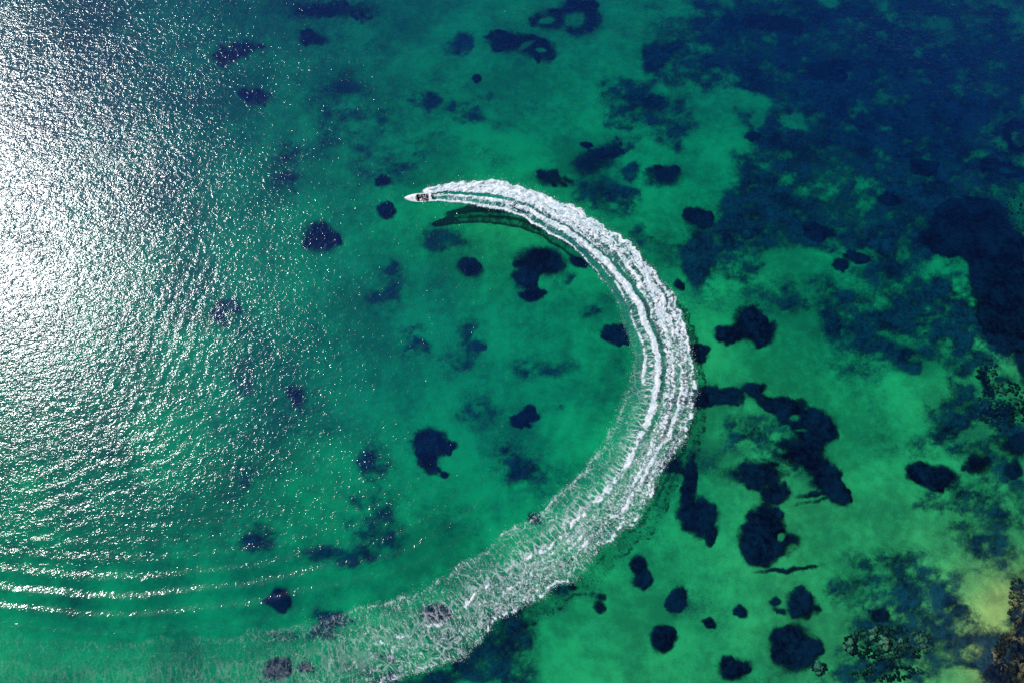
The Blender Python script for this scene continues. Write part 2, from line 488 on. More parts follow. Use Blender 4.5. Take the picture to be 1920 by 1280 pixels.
def mat_sand():
    nt = NT("sea_floor_sand")
    p = pos(nt)
    a = nt.noise(p, 0.06, 4.0, 0.55)
    b = nt.noise(p, 0.5, 6.0, 0.65)
    c = nt.noise(nt.mapping(p, (1, 1.6, 1), (0, 0, R(20))), 3.0, 4.0, 0.6)
    f = nt.math('MULTIPLY_ADD', b, 0.5, nt.math('MULTIPLY', a, 0.95))
    f = nt.math('MULTIPLY_ADD', c, 0.22, f)
    f = nt.ss(f, 0.64, 1.02)
    col = nt.mixc(f, SAND_HI, SAND_LO)
    dep = nt.attr("deep")
    b_ = nt.n("ShaderNodeBsdfDiffuse")
    nt.set(b_.inputs["Color"], col)
    bn = nt.n("ShaderNodeBump"); bn.inputs["Strength"].default_value = 0.4; bn.inputs["Distance"].default_value = 0.05
    nt.set(bn.inputs["Height"], c); nt.set(b_.inputs["Normal"], bn.outputs[0])
    return nt.finish(b_.outputs[0])

def mat_grass(name="seagrass", ragged=1.0, lo=None, hi=None):
    nt = NT(name)
    p = pos(nt)
    a = nt.noise(p, 0.22, 6.0, 0.62)
    b = nt.noise(p, 1.1, 6.0, 0.65)
    d = nt.attr("cover")
    c_ = nt.noise(p, 3.2, 4.0, 0.7)
    k = nt.math('MULTIPLY', nt.math('SUBTRACT', 1.0, d), d)          # noise counts most where cover is partial
    nz = nt.math('ADD', nt.math('MULTIPLY', nt.math('SUBTRACT', a, 0.5), 3.0), nt.math('MULTIPLY', nt.math('SUBTRACT', b, 0.5), 2.0))
    v = nt.math('MULTIPLY_ADD', nt.math('MULTIPLY', nz, k), 1.5 * ragged, nt.math('MULTIPLY', d, 1.10))
    v = nt.math('MULTIPLY_ADD', nt.math('SUBTRACT', c_, 0.5), nt.math('MULTIPLY', k, 4.0), v)
    alpha = nt.ss(v, -0.04, 1.12)
    col = nt.mixc(nt.ss(nt.math('MULTIPLY_ADD', b, 0.45, nt.math('MULTIPLY', a, 0.55)), 0.38, 0.62), lo or GR_LO, hi or GR_HI)
    df = nt.n("ShaderNodeBsdfDiffuse"); nt.set(df.inputs["Color"], col)
    bn = nt.n("ShaderNodeBump"); bn.inputs["Strength"].default_value = 0.8; bn.inputs["Distance"].default_value = 0.4
    nt.set(bn.inputs["Height"], b); nt.set(df.inputs["Normal"], bn.outputs[0])
    tr = nt.n("ShaderNodeBsdfTransparent")
    return nt.finish(nt.mixs(alpha, tr.outputs[0], df.outputs[0]))

WAVE = (0.08, 0.108, 0.056)
GLROUGH = 0.147
SCAT = (0.0, 0.06, 0.36, 1)
SCATW = 0.125
ABSC = (0.0, 0.895, 0.935, 1); ABSD = 0.50
SAND_HI = (0.50, 0.40, 0.120, 1); SAND_LO = (0.22, 0.185, 0.064, 1)
GR_LO = (0.001, 0.001, 0.008, 1); GR_HI = (0.010, 0.016, 0.036, 1)

# ------------------------------------------------------------------ water surface
AX = axis(-128, 128, 0.45, 2600)
AY = axis(-22, 142, 0.45, 2600)
GX, GY = np.meshgrid(AX, AY)
hw, di, do, inside, outside, spar = water_height(GX, GY)
inw = (~inside) & (~outside) & (spar > 0.5) & (spar < 33.5)
hw = np.where(inw, hw * 0.25 - 0.02, hw)
deepw = sstep(2.0, 9.5, depth(GX, GY))
PXw, PYw = topx(GX, GY)
calm = np.where(inw, 0.5, 0.0)
nearby = np.minimum(di, do)
calm = np.maximum(calm, 0.35 * np.exp(-(nearby / 5.0) ** 2) * (spar > 15))
calm = calm + 0.30 * sstep(1250, 1500, PXw) * sstep(300, 600, PYw)
calm = calm + 0.05 * ell(PXw, PYw, [(250, 1120, 700, 60, -2, 1, .6)], .5)
sea = mesh_np("sea_water", np.stack([GX, GY, hw], -1).reshape(-1, 3), grid_faces(len(AX), len(AY)), mat_water(),
              attrs={"deep": deepw, "calm": np.clip(calm, 0, .8)})
tag(sea, kind='structure')

# ------------------------------------------------------------------ sea floor and meadow
AXb = axis(-135, 135, 0.6, 2600, 1.3)
AYb = axis(-26, 150, 0.6, 2600, 1.3)
BX, BY = np.meshgrid(AXb, AYb)
BZ = -depth(BX, BY)
bed = mesh_np("sea_floor", np.stack([BX, BY, BZ], -1).reshape(-1, 3), grid_faces(len(AXb), len(AYb)), mat_sand(), attrs={"deep": sstep(2, 8, -BZ)})
tag(bed, kind='structure')
MG = mat_grass('seagrass', 1.0, (0.002, 0.004, 0.018, 1), (0.024, 0.048, 0.070, 1))
MGP = mat_grass("seagrass_patch", 1.1)

def field_mesh(name, X, Y, D, mat, lift=0.06, height=0.25, thr=0.015):
    ny, nx = X.shape
    F = grid_faces(nx, ny)
    keepf = D.ravel()[F].max(1) > thr
    F = F[keepf]
    used = np.unique(F)
    remap = np.full(nx * ny, -1); remap[used] = np.arange(len(used))
    Z = -depth(X, Y) + lift + height * D * (0.8 + 0.8 * fbm(X / 1.3, Y / 1.3, 12, 3))
    V = np.stack([X, Y, Z], -1).reshape(-1, 3)[used]
    return mesh_np(name, V, remap[F], mat, attrs={"cover": D.ravel()[used]})

mx = np.arange(-132, 132, 0.5); my = np.arange(-24, 148, 0.5)
MX, MY = np.meshgrid(mx, my)
MPX, MPY = topx(MX, MY, -depth(MX, MY))
mead = field_mesh("seagrass_meadow", MX, MY, meadow_density(MPX, MPY), MG)
tag(mead, "dark mottled seagrass meadow spreading over the sandy sea floor", "seagrass", kind='stuff')

dense = field_mesh("dense_seagrass", MX[:, 380:], MY[:, 380:], dense_density(MPX[:, 380:], MPY[:, 380:]), MGP, lift=.10)
tag(dense, "near black dense seagrass with ragged outline along the right edge", "seagrass", kind='stuff')

# ------------------------------------------------------------------ separate seagrass patches (things one can count)
G = "seagrass patches on the sandy sea floor"
PATCHES = [
 ([(600,20,38,12,-5,.8),(665,20,34,13,0,.72)], "long dark seagrass patch at the top edge of the sea, left of the ring shapes"),
 ([(588,73,24,12,5,.8)], "small blurry seagrass patch just below the long one at the top edge"),
 ([(445,96,38,12,-12,.72),(425,112,20,10,0,.65)], "ragged seagrass patch highest inside the sparkling glitter"),
 ([(482,182,24,12,12,.7)], "wedge shaped seagrass patch dotted with sparkles under the ragged one"),
 ([(1030,38,33,16,-8,.8),(1085,34,36,29,0,.84)], "double ring seagrass patch near the top edge of the sea", [(1026,39,18,7,-8,.9,.5),(1076,38,20,14,0,.8,.5),(1082,48,8,4,0,-1)]),
 ([(962,78,46,18,4,.82),(1020,95,25,15,-5,.8)], "bean shaped seagrass patch with pale gaps below the double ring", [(985,86,16,6,-25,.8,.5),(1013,94,12,6,0,.9,.5)]),
 ([(896,146,8,7)], "tiny lone seagrass spot below the bean shaped patch"),
 ([(1100,273,9,5)], "tiny flat seagrass spot just above the patch beside the meadow edge"),
 ([(1110,305,36,22,-12,.75),(1150,278,20,12,-20,.6)], "broad seagrass patch at the left edge of the upper meadow"),
 ([(1244,330,32,17,0,.78)], "oval seagrass patch in the green strip above the wake"),
 ([(1035,335,26,11,15,.75)], "thin faint seagrass streak touching the outside of the spray"),
 ([(720,340,15,10,0,.9)], "small round seagrass patch up and left of the speedboat"),
 ([(727,398,15,14,0,.93)], "round black seagrass patch down and left of the speedboat bow"),
 ([(600,445,29,24,10,.85)], "round seagrass patch dotted with sun sparkles at the glitter edge"),
 ([(878,503,20,15,3,.95)], "lone oval seagrass patch inside the turn, left of the hooked one"),
 ([(1014,490,40,25,4),(985,521,21,17,-30)], "big hooked seagrass patch inside the top of the turn"),
 ([(998,553,19,11,-8)], "small seagrass patch right under the hooked one"),
 ([(1083,491,14,10,20)], "small seagrass patch touching the inner edge of the wake near the hooked one"),
 ([(1155,628,21,17,8)], "round black seagrass patch against the inner edge of the wake at the right"),
 ([(980,785,25,11,-16),(990,768,9,8)], "boot shaped seagrass patch in the middle of the turn"),
 ([(803,832,28,28,0),(840,838,16,10,-20,.95),(803,868,24,13,30,.9)], "large ragged seagrass patch in the lower part of the turn"),
 ([(832,888,7,5)], "tiny seagrass spot just under the large ragged patch in the turn"),
 ([(522,1123,18,19)], "lone round seagrass patch among the long wake waves at the lower left"),
 ([(820,1150,23,16,10)], "seagrass patch seen through the thin foam of the old wake"),
 ([(522,1250,22,17,-20),(575,1250,12,8,0,.85)], "seagrass patch under the last foam at the bottom edge"),
 ([(998,972,11,9,0,.8)], "small seagrass patch under the inner foam edge at the lower right of the turn"),
 ([(1312,660,16,14,20)], "seagrass patch touching the outer edge of the wake at its rightmost point"),
 ([(1272,535,10,8,10)], "small seagrass spot just outside the upper right bend of the wake"),
 ([(1364,628,24,16),(1404,600,24,22),(1421,624,31,20,0)], "solid heart shaped seagrass patch right of the wake"),
 ([(1310,407,25,15,8)], "dark lens shaped seagrass patch at the lower end of the green strip"),
 ([(1410,256,12,9)], "small black seagrass spot on the upper green strip"),
 ([(1420,41,26,12,8),(1470,50,38,12,3)], "long black seagrass patch at the top edge in the blue meadow"),
 ([(1550,130,40,13,-4),(1562,143,20,12,20)], "black spiky seagrass patch in the upper right blue meadow"),
 ([(1731,313,24,14,10)], "clean oval black seagrass patch in the right blue meadow"),
 ([(1665,375,18,10,15)], "smaller oval black seagrass patch left of the great dark mass"),
 ([(1535,436,26,12,0,.9)], "dim flat seagrass patch in the meadow between the green strip and the dark mass"),
 ([(1608,482,20,10,10),(1577,496,15,10)], "pair of joined black seagrass clumps at the meadow edge"),
 ([(1325,745,52,15,-4),(1411,731,18,13),(1455,760,36,14,18),(1508,785,50,24,15),(1535,812,28,18),(1510,850,40,28,30,.95),(1545,895,24,30,-30),(1572,922,22,15,35)],
   "long hook of black seagrass with pale holes right of the wake", [(1488,783,14,7,0,.8,.5),(1500,806,12,4,0,.7,.5),(1475,800,8,6,0,.8,.5)]),
 ([(1420,886,38,24,0,.93),(1455,925,26,18,-20,.93)], "ragged seagrass clump inside the long black hook"),
 ([(1290,905,12,42,10),(1308,968,33,32,10),(1333,1002,9,17)], "tall narrow seagrass patch between the wake and the pear shaped one"),
 ([(1432,978,30,28),(1440,1010,44,30,10),(1424,1035,30,20)], "large pear shaped black seagrass patch in the lower right", [(1461,1006,8,9,0,.9,.4)]),
 ([(1478,1066,56,4.5,-9,.85,.5)], "thin wavy seagrass streak under the pear shaped patch"),
 ([(1530,925,34,3.5,-12,.85,.5),(1525,940,30,3,-14,.7,.6)], "fine seagrass strands trailing left from the tip of the black hook"),
 ([(1196,1058,13,17,-15),(1203,1085,17,15)], "peanut shaped seagrass patch beside the lower right bend of the wake"),
 ([(1270,1122,16,21,10),(1256,1128,9,9)], "upright seagrass patch right of the peanut shaped one"),
 ([(1388,1145,14,10,35)], "small seagrass spot, upper of two under the pear shaped patch"),
 ([(1328,1168,12,9,10)], "small seagrass spot, lower of two under the pear shaped patch"),
 ([(1241,1198,19,22,-10),(1250,1182,10,9)], "egg shaped seagrass patch at the lower right on open sand"),
 ([(1376,1250,25,20)], "round black seagrass patch at the bottom edge on open sand"),
 ([(1487,1212,38,36,15),(1462,1190,19,14,20)], "large teardrop seagrass patch next to the tan coral heads"),
 ([(1503,1132,25,22,0,.95),(1450,1126,9,6,0,.9),(1462,1143,10,5,30,.8)], "grey flecked seagrass patch above the teardrop one"),
 ([(1745,890,42,20,14),(1722,882,20,14)], "slanted black seagrass patch on the right hand sand"),
 ([(1830,872,22,18,0,.9)], "blurred seagrass clump right of the slanted black patch"),
 ([(1902,878,16,15,0,.95)], "seagrass clump at the right edge, level with the slanted black patch"),
 ([(1645,1152,20,13,10,.92)], "small dense seagrass clump above the coral field"),
 ([(1124,1136,9,10,0,.85),(1126,1117,9,6,0,.8)], "two lobed seagrass spot between the old wake and the peanut patch"),
 ([(1076,1100,8,6,0,.8)], "small seagrass spot hugging the outer edge of the old wake"),
]
for k, pt in enumerate(PATCHES):
    el, lab = pt[0], pt[1]
    holes = [h for h in (pt[2] if len(pt) > 2 else []) if h[5] > 0]
    x0 = min(e[0] - max(e[2], e[3]) * 1.6 - 12 for e in el); x1 = max(e[0] + max(e[2], e[3]) * 1.6 + 12 for e in el)
    y0 = min(e[1] - max(e[2], e[3]) * 1.6 - 12 for e in el); y1 = max(e[1] + max(e[2], e[3]) * 1.6 + 12 for e in el)
    cs = [bed_px(float(a), float(b)) for a, b in ((x0, y0), (x1, y0), (x0, y1), (x1, y1))]
    wx0, wx1 = min(c[0] for c in cs), max(c[0] for c in cs)
    wy0, wy1 = min(c[1] for c in cs), max(c[1] for c in cs)
    X, Y = np.meshgrid(np.arange(wx0, wx1, 0.28), np.arange(wy0, wy1, 0.28))
    PX, PY = topx(X, Y, -depth(X, Y))
    el2 = [tuple(e) + ((0,) if len(e) < 5 else ()) + ((1.0,) if len(e) < 6 else ()) for e in el]
    el2 = [(e[0], e[1], e[2] * 1.08, e[3] * 1.08) + tuple(e[4:]) if len(e) > 6 else (e[0], e[1], e[2] * 1.10, e[3] * 1.10) + tuple(e[4:]) + (0.42 + (1 - e[5]),) for e in [tuple(e) for e in el2]]
    size = max(max(e[2], e[3]) for e in el)
    rp = random.Random(900 + k)
    for e in list(el2):                                    # ragged satellites round the rim
        if min(e[2], e[3]) < 7: continue
        for q in range(rp.randint(5, 8)):
            a = rp.uniform(0, 6.283); ca, sa = math.cos(R(e[4])), math.sin(R(e[4]))
            ux, uy = e[2] * math.cos(a) * rp.uniform(.75, 1.12), e[3] * math.sin(a) * rp.uniform(.75, 1.12)
            rr_ = rp.uniform(.12, .28)
            el2.append((e[0] + ux * ca - uy * sa, e[1] + ux * sa + uy * ca, e[2] * rr_, e[3] * rr_ * 1.2, rp.uniform(0, 90), rp.uniform(.45, .95), .55))
    D = ell(PX, PY, el2, min(.6, .25 + size / 90.0), 200 + k)
    if holes: D = D * (1 - ell(PX, PY, holes, .3, 300 + k))
    o = field_mesh("seagrass_patch", X, Y, D, MGP, lift=0.12, height=0.3)
    tag(o, lab, "seagrass patch", G)

# ------------------------------------------------------------------ coral reef at the lower right
def mat_coral():
    nt = NT("coral_rock")
    p = pos(nt)
    a = nt.noise(p, 1.3, 6.0, 0.65)
    b = nt.noise(p, 0.25, 2.0, 0.5)
    f = nt.ss(nt.math('MULTIPLY_ADD', b, 0.5, nt.math('MULTIPLY', a, 0.5)), 0.47, 0.64)
    col = nt.mixc(f, (0.012, 0.013, 0.012, 1), (0.17, 0.115, 0.06, 1))
    d = nt.n("ShaderNodeBsdfDiffuse"); nt.set(d.inputs["Color"], col)
    bn = nt.n("ShaderNodeBump"); bn.inputs["Distance"].default_value = 0.15
    nt.set(bn.inputs["Height"], a); nt.set(d.inputs["Normal"], bn.outputs[0])
    return nt.finish(d.outputs[0])
MC = mat_coral()
bmi = bmesh.new(); bmesh.ops.create_icosphere(bmi, subdivisions=2, radius=1.0)
ICO_V = np.array([v.co[:] for v in bmi.verts]); ICO_F = np.array([[v.index for v in f.verts] for f in bmi.faces]); bmi.free()

def lumps(name, pts, mat, parent=None):
    V, F = [], []
    n = 0
    for (x, y, z, r, sd) in pts:
        rr = 1 + 1.1 * fbm(ICO_V[:, 0] * 1.8 + sd, ICO_V[:, 1] * 1.8 + ICO_V[:, 2] * 2.3 + sd * 3, sd, 3, .7)
        v = ICO_V * rr[:, None] * r * np.array([1, 1, .6])
        V.append(v + np.array([x, y, z])); F.append(ICO_F + n); n += len(ICO_V)
    return mesh_np(name, np.concatenate(V), np.concatenate(F), mat, parent)
rng = np.random.RandomState(4)
pts = []
for (cx, cyy, rx, ry, n, rm) in [(1665,1205,85,34,330,.42),(1900,1235,40,55,300,.5),(1905,1130,16,50,90,.42),(1880,760,50,48,120,.5),(1660,1258,70,18,90,.4),(1535,1250,16,12,16,.4),
                                 (1850,700,20,30,40,.5),(1905,400,20,40,26,.35),(1505,1130,14,12,14,.32)]:
    for i in range(int(n * 1.7)):
        a, q = rng.rand() * 2 * math.pi, math.sqrt(rng.rand())
        px, py = cx + rx * q * math.cos(a), cyy + ry * q * math.sin(a)
        x, y, z = bed_px(float(px), float(py))
        r = rm * (0.22 + 0.62 * rng.rand() ** 2.5)
        pts.append((x, y, z + 0.15, r, i % 97))
reef = lumps("coral_reef", pts, MC)
tag(reef, "broken coral and rock rubble in shallow water at the lower right", "reef", kind='stuff')
def mat_head():
    nt = NT("pale_coral")
    p = pos(nt)
    a = nt.noise(p, 2.2, 5.0, 0.6)
    col = nt.mixc(nt.ss(a, .35, .62), (0.05, 0.035, 0.02, 1), (0.33, 0.175, 0.10, 1))
    d = nt.n("ShaderNodeBsdfDiffuse"); nt.set(d.inputs["Color"], col)
    return nt.finish(d.outputs[0])
MH = mat_head()
for (px, py, r, lab) in [(1590,1208,1.0,"tan coral head at the left end of the coral field"),
                         (1637,1188,.8,"tan coral head, upper one in the middle of the coral field"),
                         (1655,1206,1.05,"widest tan coral head in the middle of the coral field"),
                         (1531,1248,1.2,"pale coral head below the teardrop seagrass patch"),
                         (1688,1198,.55,"small tan coral head at the right of the coral field")]:
    ps = []
    for i in range(9):
        x, y, z = bed_px(px + rng.randn() * 5.0 * r, py + rng.randn() * 5.0 * r)
        ps.append((x, y, z + .25 + .15 * rng.rand(), r * (.2 + .32 * rng.rand()), int(rng.randint(99))))
    tag(lumps("coral_head", ps, MH), lab, "coral", "tan coral heads in the shallows")

# ------------------------------------------------------------------ wake: foam ribbon
def gs(v, c, w):
    return np.exp(-((v - c) / w) ** 2)

def wake():
    NS_, NV_ = 1500, 84
    mid = (CI + CO) / 2
    seg = np.r_[0, np.cumsum(np.linalg.norm(np.diff(mid, axis=0), axis=1))]
    L = seg[-1]
    ss_ = np.linspace(0, L, NS_)
    par = np.interp(ss_, seg, CPAR)
    I = np.stack([np.interp(ss_, seg, CI[:, k]) for k in (0, 1)], -1)
    O = np.stack([np.interp(ss_, seg, CO[:, k]) for k in (0, 1)], -1)
    v = np.linspace(0, 1, NV_)
    S, Vv = np.meshgrid(ss_, v, indexing='ij')
    P, _ = np.meshgrid(par, v, indexing='ij')
    W = np.linalg.norm(O - I, axis=1)
    # ragged outline: lobes of spray on the outside, finer fringe on the inside
    lob = 1.1 * fbm(ss_ / 5.5, ss_ * 0, 61, 5, .62) * np.interp(par, [0, 1, 3, 16, 34], [0.1, .5, 1.1, 1.3, 1.7])
    lobi = 0.8 * fbm(ss_ / 5.0, ss_ * 0 + 7, 67, 5, .62) * np.interp(par, [0, 2, 16, 34], [0.1, .5, 1.1, 2.0])
    Nrm = (O - I) / W[:, None]
    O2, I2 = O + Nrm * lob[:, None], I - Nrm * lobi[:, None]
    X = I2[:, None, 0] + (O2 - I2)[:, None, 0] * Vv
    Y = I2[:, None, 1] + (O2 - I2)[:, None, 1] * Vv
    A = Vv * W[:, None]
    # meander of the bands
    vv = Vv + 0.030 * fbm(S / 9.0, Vv * 2, 81, 3) * np.interp(P, [0, 8, 20, 34], [.4, 1, 1.6, 2.2])
    ip = lambda xs, ys: np.interp(P, xs, ys)
    cov = np.zeros_like(P)
    # outer spray / foam field
    o_edge = ip([0, 3, 5, 7, 9, 13, 34], [.30, .49, .47, .40, .40, .51, .56])
    o_lvl = ip([0, 3, 5, 8, 12, 15, 18, 21, 24, 27, 34], [1.0, 1.0, .86, .70, .63, .58, .52, .43, .33, .18, .04])
    cov = np.maximum(cov, o_lvl * sstep(o_edge - .04, o_edge + .05, vv))
    cov += ip([0, 4, 8, 14, 34], [0, 0, .10, .16, 0]) * gs(vv, ip([0, 8, 14, 34], [.6, .60, .66, .7]), .025)
    cov += ip([0, 4, 8, 14, 22, 34], [0, 0, .16, .28, .10, 0]) * gs(vv, ip([0, 8, 14, 34], [.8, .78, .76, .8]), .02)
    # bright outermost lip
    cov = np.maximum(cov, ip([0, 10, 18, 26, 34], [1, .92, .82, .52, .1]) * (1 + .45 * fbm(S / 1.6, Vv * 9, 97, 4, .6) * ip([0, 10, 18, 34], [0, .2, 1, 1])) * gs(vv, .97, ip([0, 12, 24, 34], [.06, .05, .05, .06])))
    # central ridge
    vv0 = vv; vv = vv + .03 * fbm(S / 2.2, Vv * 5, 99, 4, .6) * ip([0, 12, 18, 34], [.2, .4, 1, 1.2])
    cc = ip([0, 2, 5, 8, 10, 13, 17, 22, 34], [.40, .36, .32, .30, .33, .41, .45, .50, .52])
    cw = ip([0, 2, 5, 8, 13, 18, 24, 34], [.05, .06, .10, .11, .08, .055, .05, .05])
    br = 0.75 + (0.7 * fbm(S / 4.0, Vv * 3, 91, 3) + .8 * fbm(S / 1.1, Vv * 16, 92, 4, .65)) * ip([0, 14, 18, 34], [0, .25, 1.0, 1.3])
    cov = np.maximum(cov, ip([0, 12, 17, 20, 23, 27, 34], [1, 1, .82, .66, .52, .3, .1]) * br * 1.25 * gs(vv, cc, cw))
    # second band, appears from the upper bend
    c2 = ip([0, 5, 8, 13, 18, 34], [.25, .20, .20, .20, .30, .34])
    cov = np.maximum(cov, ip([0, 6, 8, 13, 17, 21, 34], [0, .2, .75, .80, .5, .28, .1]) * gs(vv, c2, .045) * (0.85 + .6 * fbm(S / 3.0, Vv * 3, 95, 3)))
    # inner lip
    cov = np.maximum(cov, ip([0, 3, 6, 8, 12, 15, 20, 34], [.9, 1, .95, .7, .26, .40, .45, .2]) * gs(vv, .04, ip([0, 4, 8, 34], [.19, .13, .055, .05])))
    # skirts of thin foam
    cov = np.maximum(cov, ip([0, 1, 3.5, 5, 7, 9, 14, 18, 24, 34], [.1, .46, .48, .56, .46, .22, .12, .10, .08, .02]) * sstep(0.0, .03, vv))
    # dark clean trough behind the outboard
    tro = ip([0, .8, 1.5, 3.8, 4.8, 34], [0, 0, 1, 1, 0, 0]) * gs(vv, ip([0, 2, 4, 6], [.5, .52, .42, .44]), .045)
    cov = cov * (1 - .9 * tro)
    tro2 = ip([0, 8, 10, 14, 18, 34], [0, 0, .7, 1, .3, 0]) * gs(vv, ip([0, 10, 14, 18], [.45, .45, .51, .53]), .028)
    cov = cov * (1 - (.55 + .5 * fbm(S / 2.0, A, 203, 3)) * tro2)
    streak = fbm(A * 1.25, S / 16.0, 201, 3, .6)
    cov = cov * (1 - np.clip(-.02 + .75 * streak, 0, .3) * ip([0, 2, 5, 15, 22, 34], [0, .2, .8, 1, .5, .3]) * sstep(.1, .3, vv) * (1 - gs(vv, cc, cw)))
    torn = fbm(S / 6.0, A / 3.0, 205, 4, .6)
    cov = cov * (1 + 1.1 * torn * ip([0, 8, 16, 22, 34], [0, .1, .25, .6, 1]))
    rag = .055 * fbm(S / .8, S * 0 + 3, 207, 4, .7) * ip([0, 10, 20, 34], [.8, 1, 1.6, 2])
    cov = cov * (1 - sstep(.955 + rag, .985 + rag, Vv)) * sstep(.015 - rag * .5, .04 - rag * .5, Vv) * (1 - sstep(.985, 1, Vv))
    cov = cov * sstep(0.0, 1.2, P)
    rib = ip([0, 8, 11, 14, 22, 27, 34], [0, 0, .8, 1, .7, .15, .0]) * gs(vv, ip([0, 13, 18, 34], [.30, .29, .40, .42]), ip([0, 14, 20, 34], [.06, .07, .10, .12]))
    rib += ip([0, 16, 20, 34], [0, 0, .35, .0]) * gs(vv, .62, .08)
    lace = ip([0, 10, 14, 18, 25, 30, 34], [0, 0.1, .45, 1.0, 1.1, .6, .5]) * sstep(0.0, .05, vv) * (1 - sstep(.96, 1, Vv))
    aer = ip([0, 1, 4, 10, 16, 24, 30, 34], [.1, 1.4, 1.3, .8, .45, .16, .04, .0]) * sstep(0, .06, Vv) * (1 - sstep(.95, 1.0, Vv)) * (1 - .2 * tro) * (1 - .3 * tro2)
    fade = 1 - 0.62 * sstep(25, 29, P)
    cov *= fade; lace *= fade
    lump = fbm(S / .9, A / .9, 33, 4, .6)
    big = fbm(S / 3.0, A / 2.0, 35, 3)
    hh = cov * ip([0, .6, 2, 5, 10, 18, 34], [.25, .40, .6, .5, .28, .12, .03])
    edge = sstep(0, .04, Vv) * (1 - sstep(.96, 1.0, Vv))
    Z = 0.05 + hh * (0.42 + .62 * lump + .35 * big) * edge + .02 * cov * edge
    wz = 0.0
    Z = np.maximum(Z, 0.045)
    F = grid_faces(NV_, NS_)
    UVc = np.stack([S, A], -1).reshape(-1, 2)
    verts = np.stack([X, Y, Z], -1).reshape(-1, 3)
    at = {"cov": np.clip(cov, 0, 1).ravel(), "rib": np.clip(rib, 0, 1).ravel(), "lace": lace.ravel(), "aer": aer.ravel(), "solid": np.zeros(verts.shape[0])}
    # flung droplets and clots of foam beyond the lip
    rg = np.random.RandomState(11)
    OCT = np.array([[1, 0, 0], [-1, 0, 0], [0, 1, 0], [0, -1, 0], [0, 0, 1], [0, 0, -1]], float)
    OF = np.array([[0, 2, 4], [2, 1, 4], [1, 3, 4], [3, 0, 4], [2, 0, 5], [1, 2, 5], [3, 1, 5], [0, 3, 5]])
    dv, df_ = [], []
    nd = 0
    base = len(verts)
    for i in range(5200):
        u = .012 + rg.rand() ** 1.3
        u = min(u, .999)
        k = int(u * 0.62 * (NS_ - 1))
        pk = par[k]
        if rg.rand() < .8:
            q = O2[k] + Nrm[k] * (rg.exponential(.35) - .5) * np.interp(pk, [0, 2, 8, 20], [.5, 1, 1, .6])
            zt = .5
        else:
            q = I2[k] - Nrm[k] * (rg.exponential(.3) - .4)
            zt = .25
        q = q + rg.randn(2) * .1
        r = .015 + .05 * rg.rand() ** 2.5
        z = .05 + rg.exponential(.25) * zt * np.interp(pk, [0, 2, 8, 20], [1, 1.6, .8, .3])
        dv.append(OCT * r * (0.7 + .6 * rg.rand(3)) + np.array([q[0], q[1], z]))
        df_.append(OF + base + nd); nd += 6
    tri = np.concatenate(df_)
    verts2 = np.concatenate([verts] + dv)
    # quads split to triangles so that one array holds all
    T = np.concatenate([F[:, [0, 1, 2]], F[:, [0, 2, 3]]])
    T = T[:, ::-1]
    allf = np.concatenate([T, tri])
    for n in at:
        at[n] = np.r_[at[n], np.full(nd, 1.0 if n in ("cov", "solid") else 0.0)]
    uv = np.concatenate([UVc, np.zeros((nd, 2))])
    # foam material
    nt = NT("wake_foam")
    uvn = nt.n("ShaderNodeUVMap"); uvn.uv_map = "UVMap"
    q = uvn.outputs[0]
    wn = nt.n("ShaderNodeTexNoise"); nt.set(wn.inputs["Vector"], q); wn.inputs["Scale"].default_value = 0.55; wn.inputs["Detail"].default_value = 4.0
    wv = nt.n("ShaderNodeVectorMath", {"operation": 'MULTIPLY_ADD'})
    nt.set(wv.inputs[0], wn.outputs["Color"]); wv.inputs[1].default_value = (1.5, 1.5, 0); nt.set(wv.inputs[2], q)
    qw = wv.outputs[0]
    cov_, rib_, lace_, aer_, sol_ = [nt.attr(a) for a in ("cov", "rib", "lace", "aer", "solid")]
    n1 = nt.noise(nt.mapping(q, (1.15, .95, 1)), 2.0, 8.0, 0.68, .3)
    n0 = nt.noise(nt.mapping(qw, (1.3, .8, 1)), .9, 4.0, 0.6)
    n2_ = nt.noise(nt.mapping(q, (1.2, .8, 1)), 4.2, 4.0, .7)
    nn = nt.math('MULTIPLY_ADD', n0, .36, nt.math('MULTIPLY', n1, .42))
    nn = nt.math('MULTIPLY_ADD', n2_, .22, nn)
    # full foam: threshold falls as coverage rises
    T_ = nt.math('MULTIPLY_ADD', cov_, -0.44, 0.715)
    f1 = nt.ss(nt.math('SUBTRACT', nn, T_), -0.015, 0.075)
    # lace of foam threads around clear cells
    e1 = nt.vor(nt.mapping(qw, (1.0, .75, 1)), 0.62)
    e2 = nt.vor(nt.mapping(qw, (1.0, .8, 1), (0, 0, .3)), 1.5)
    w1 = nt.math('MULTIPLY_ADD', cov_, .20, .016)
    l1 = nt.ss(nt.math('DIVIDE', e1, w1), .35, 1.1, 1.0, 0.0)
    def thread(vec, sc, wid, dist):
        r_ = nt.math('ABSOLUTE', nt.math('SUBTRACT', nt.noise(vec, sc, 2.5, .55, dist), .5))
        return nt.ss(nt.math('DIVIDE', r_, wid), .35, 1.2, 1.0, 0.0)
    wd = nt.math('MULTIPLY_ADD', cov_, .055, .0065)
    l2 = nt.math('MAXIMUM', thread(nt.mapping(q, (1.5, .55, 1), (0, 0, .25)), .78, wd, .8), thread(nt.mapping(q, (1.2, .8, 1), (0, 0, -.2), (7, 3, 0)), 1.45, wd, .5))
    patch = nt.ss(nt.noise(nt.mapping(q, (.5, 1, 1)), .33, 4.0, .65), .40, .60)
    ll = nt.math('MAXIMUM', nt.math('MULTIPLY', l1, nt.math('MULTIPLY', patch, .85)), nt.math('MULTIPLY', l2, nt.math('MULTIPLY_ADD', patch, -.2, 1.0)))
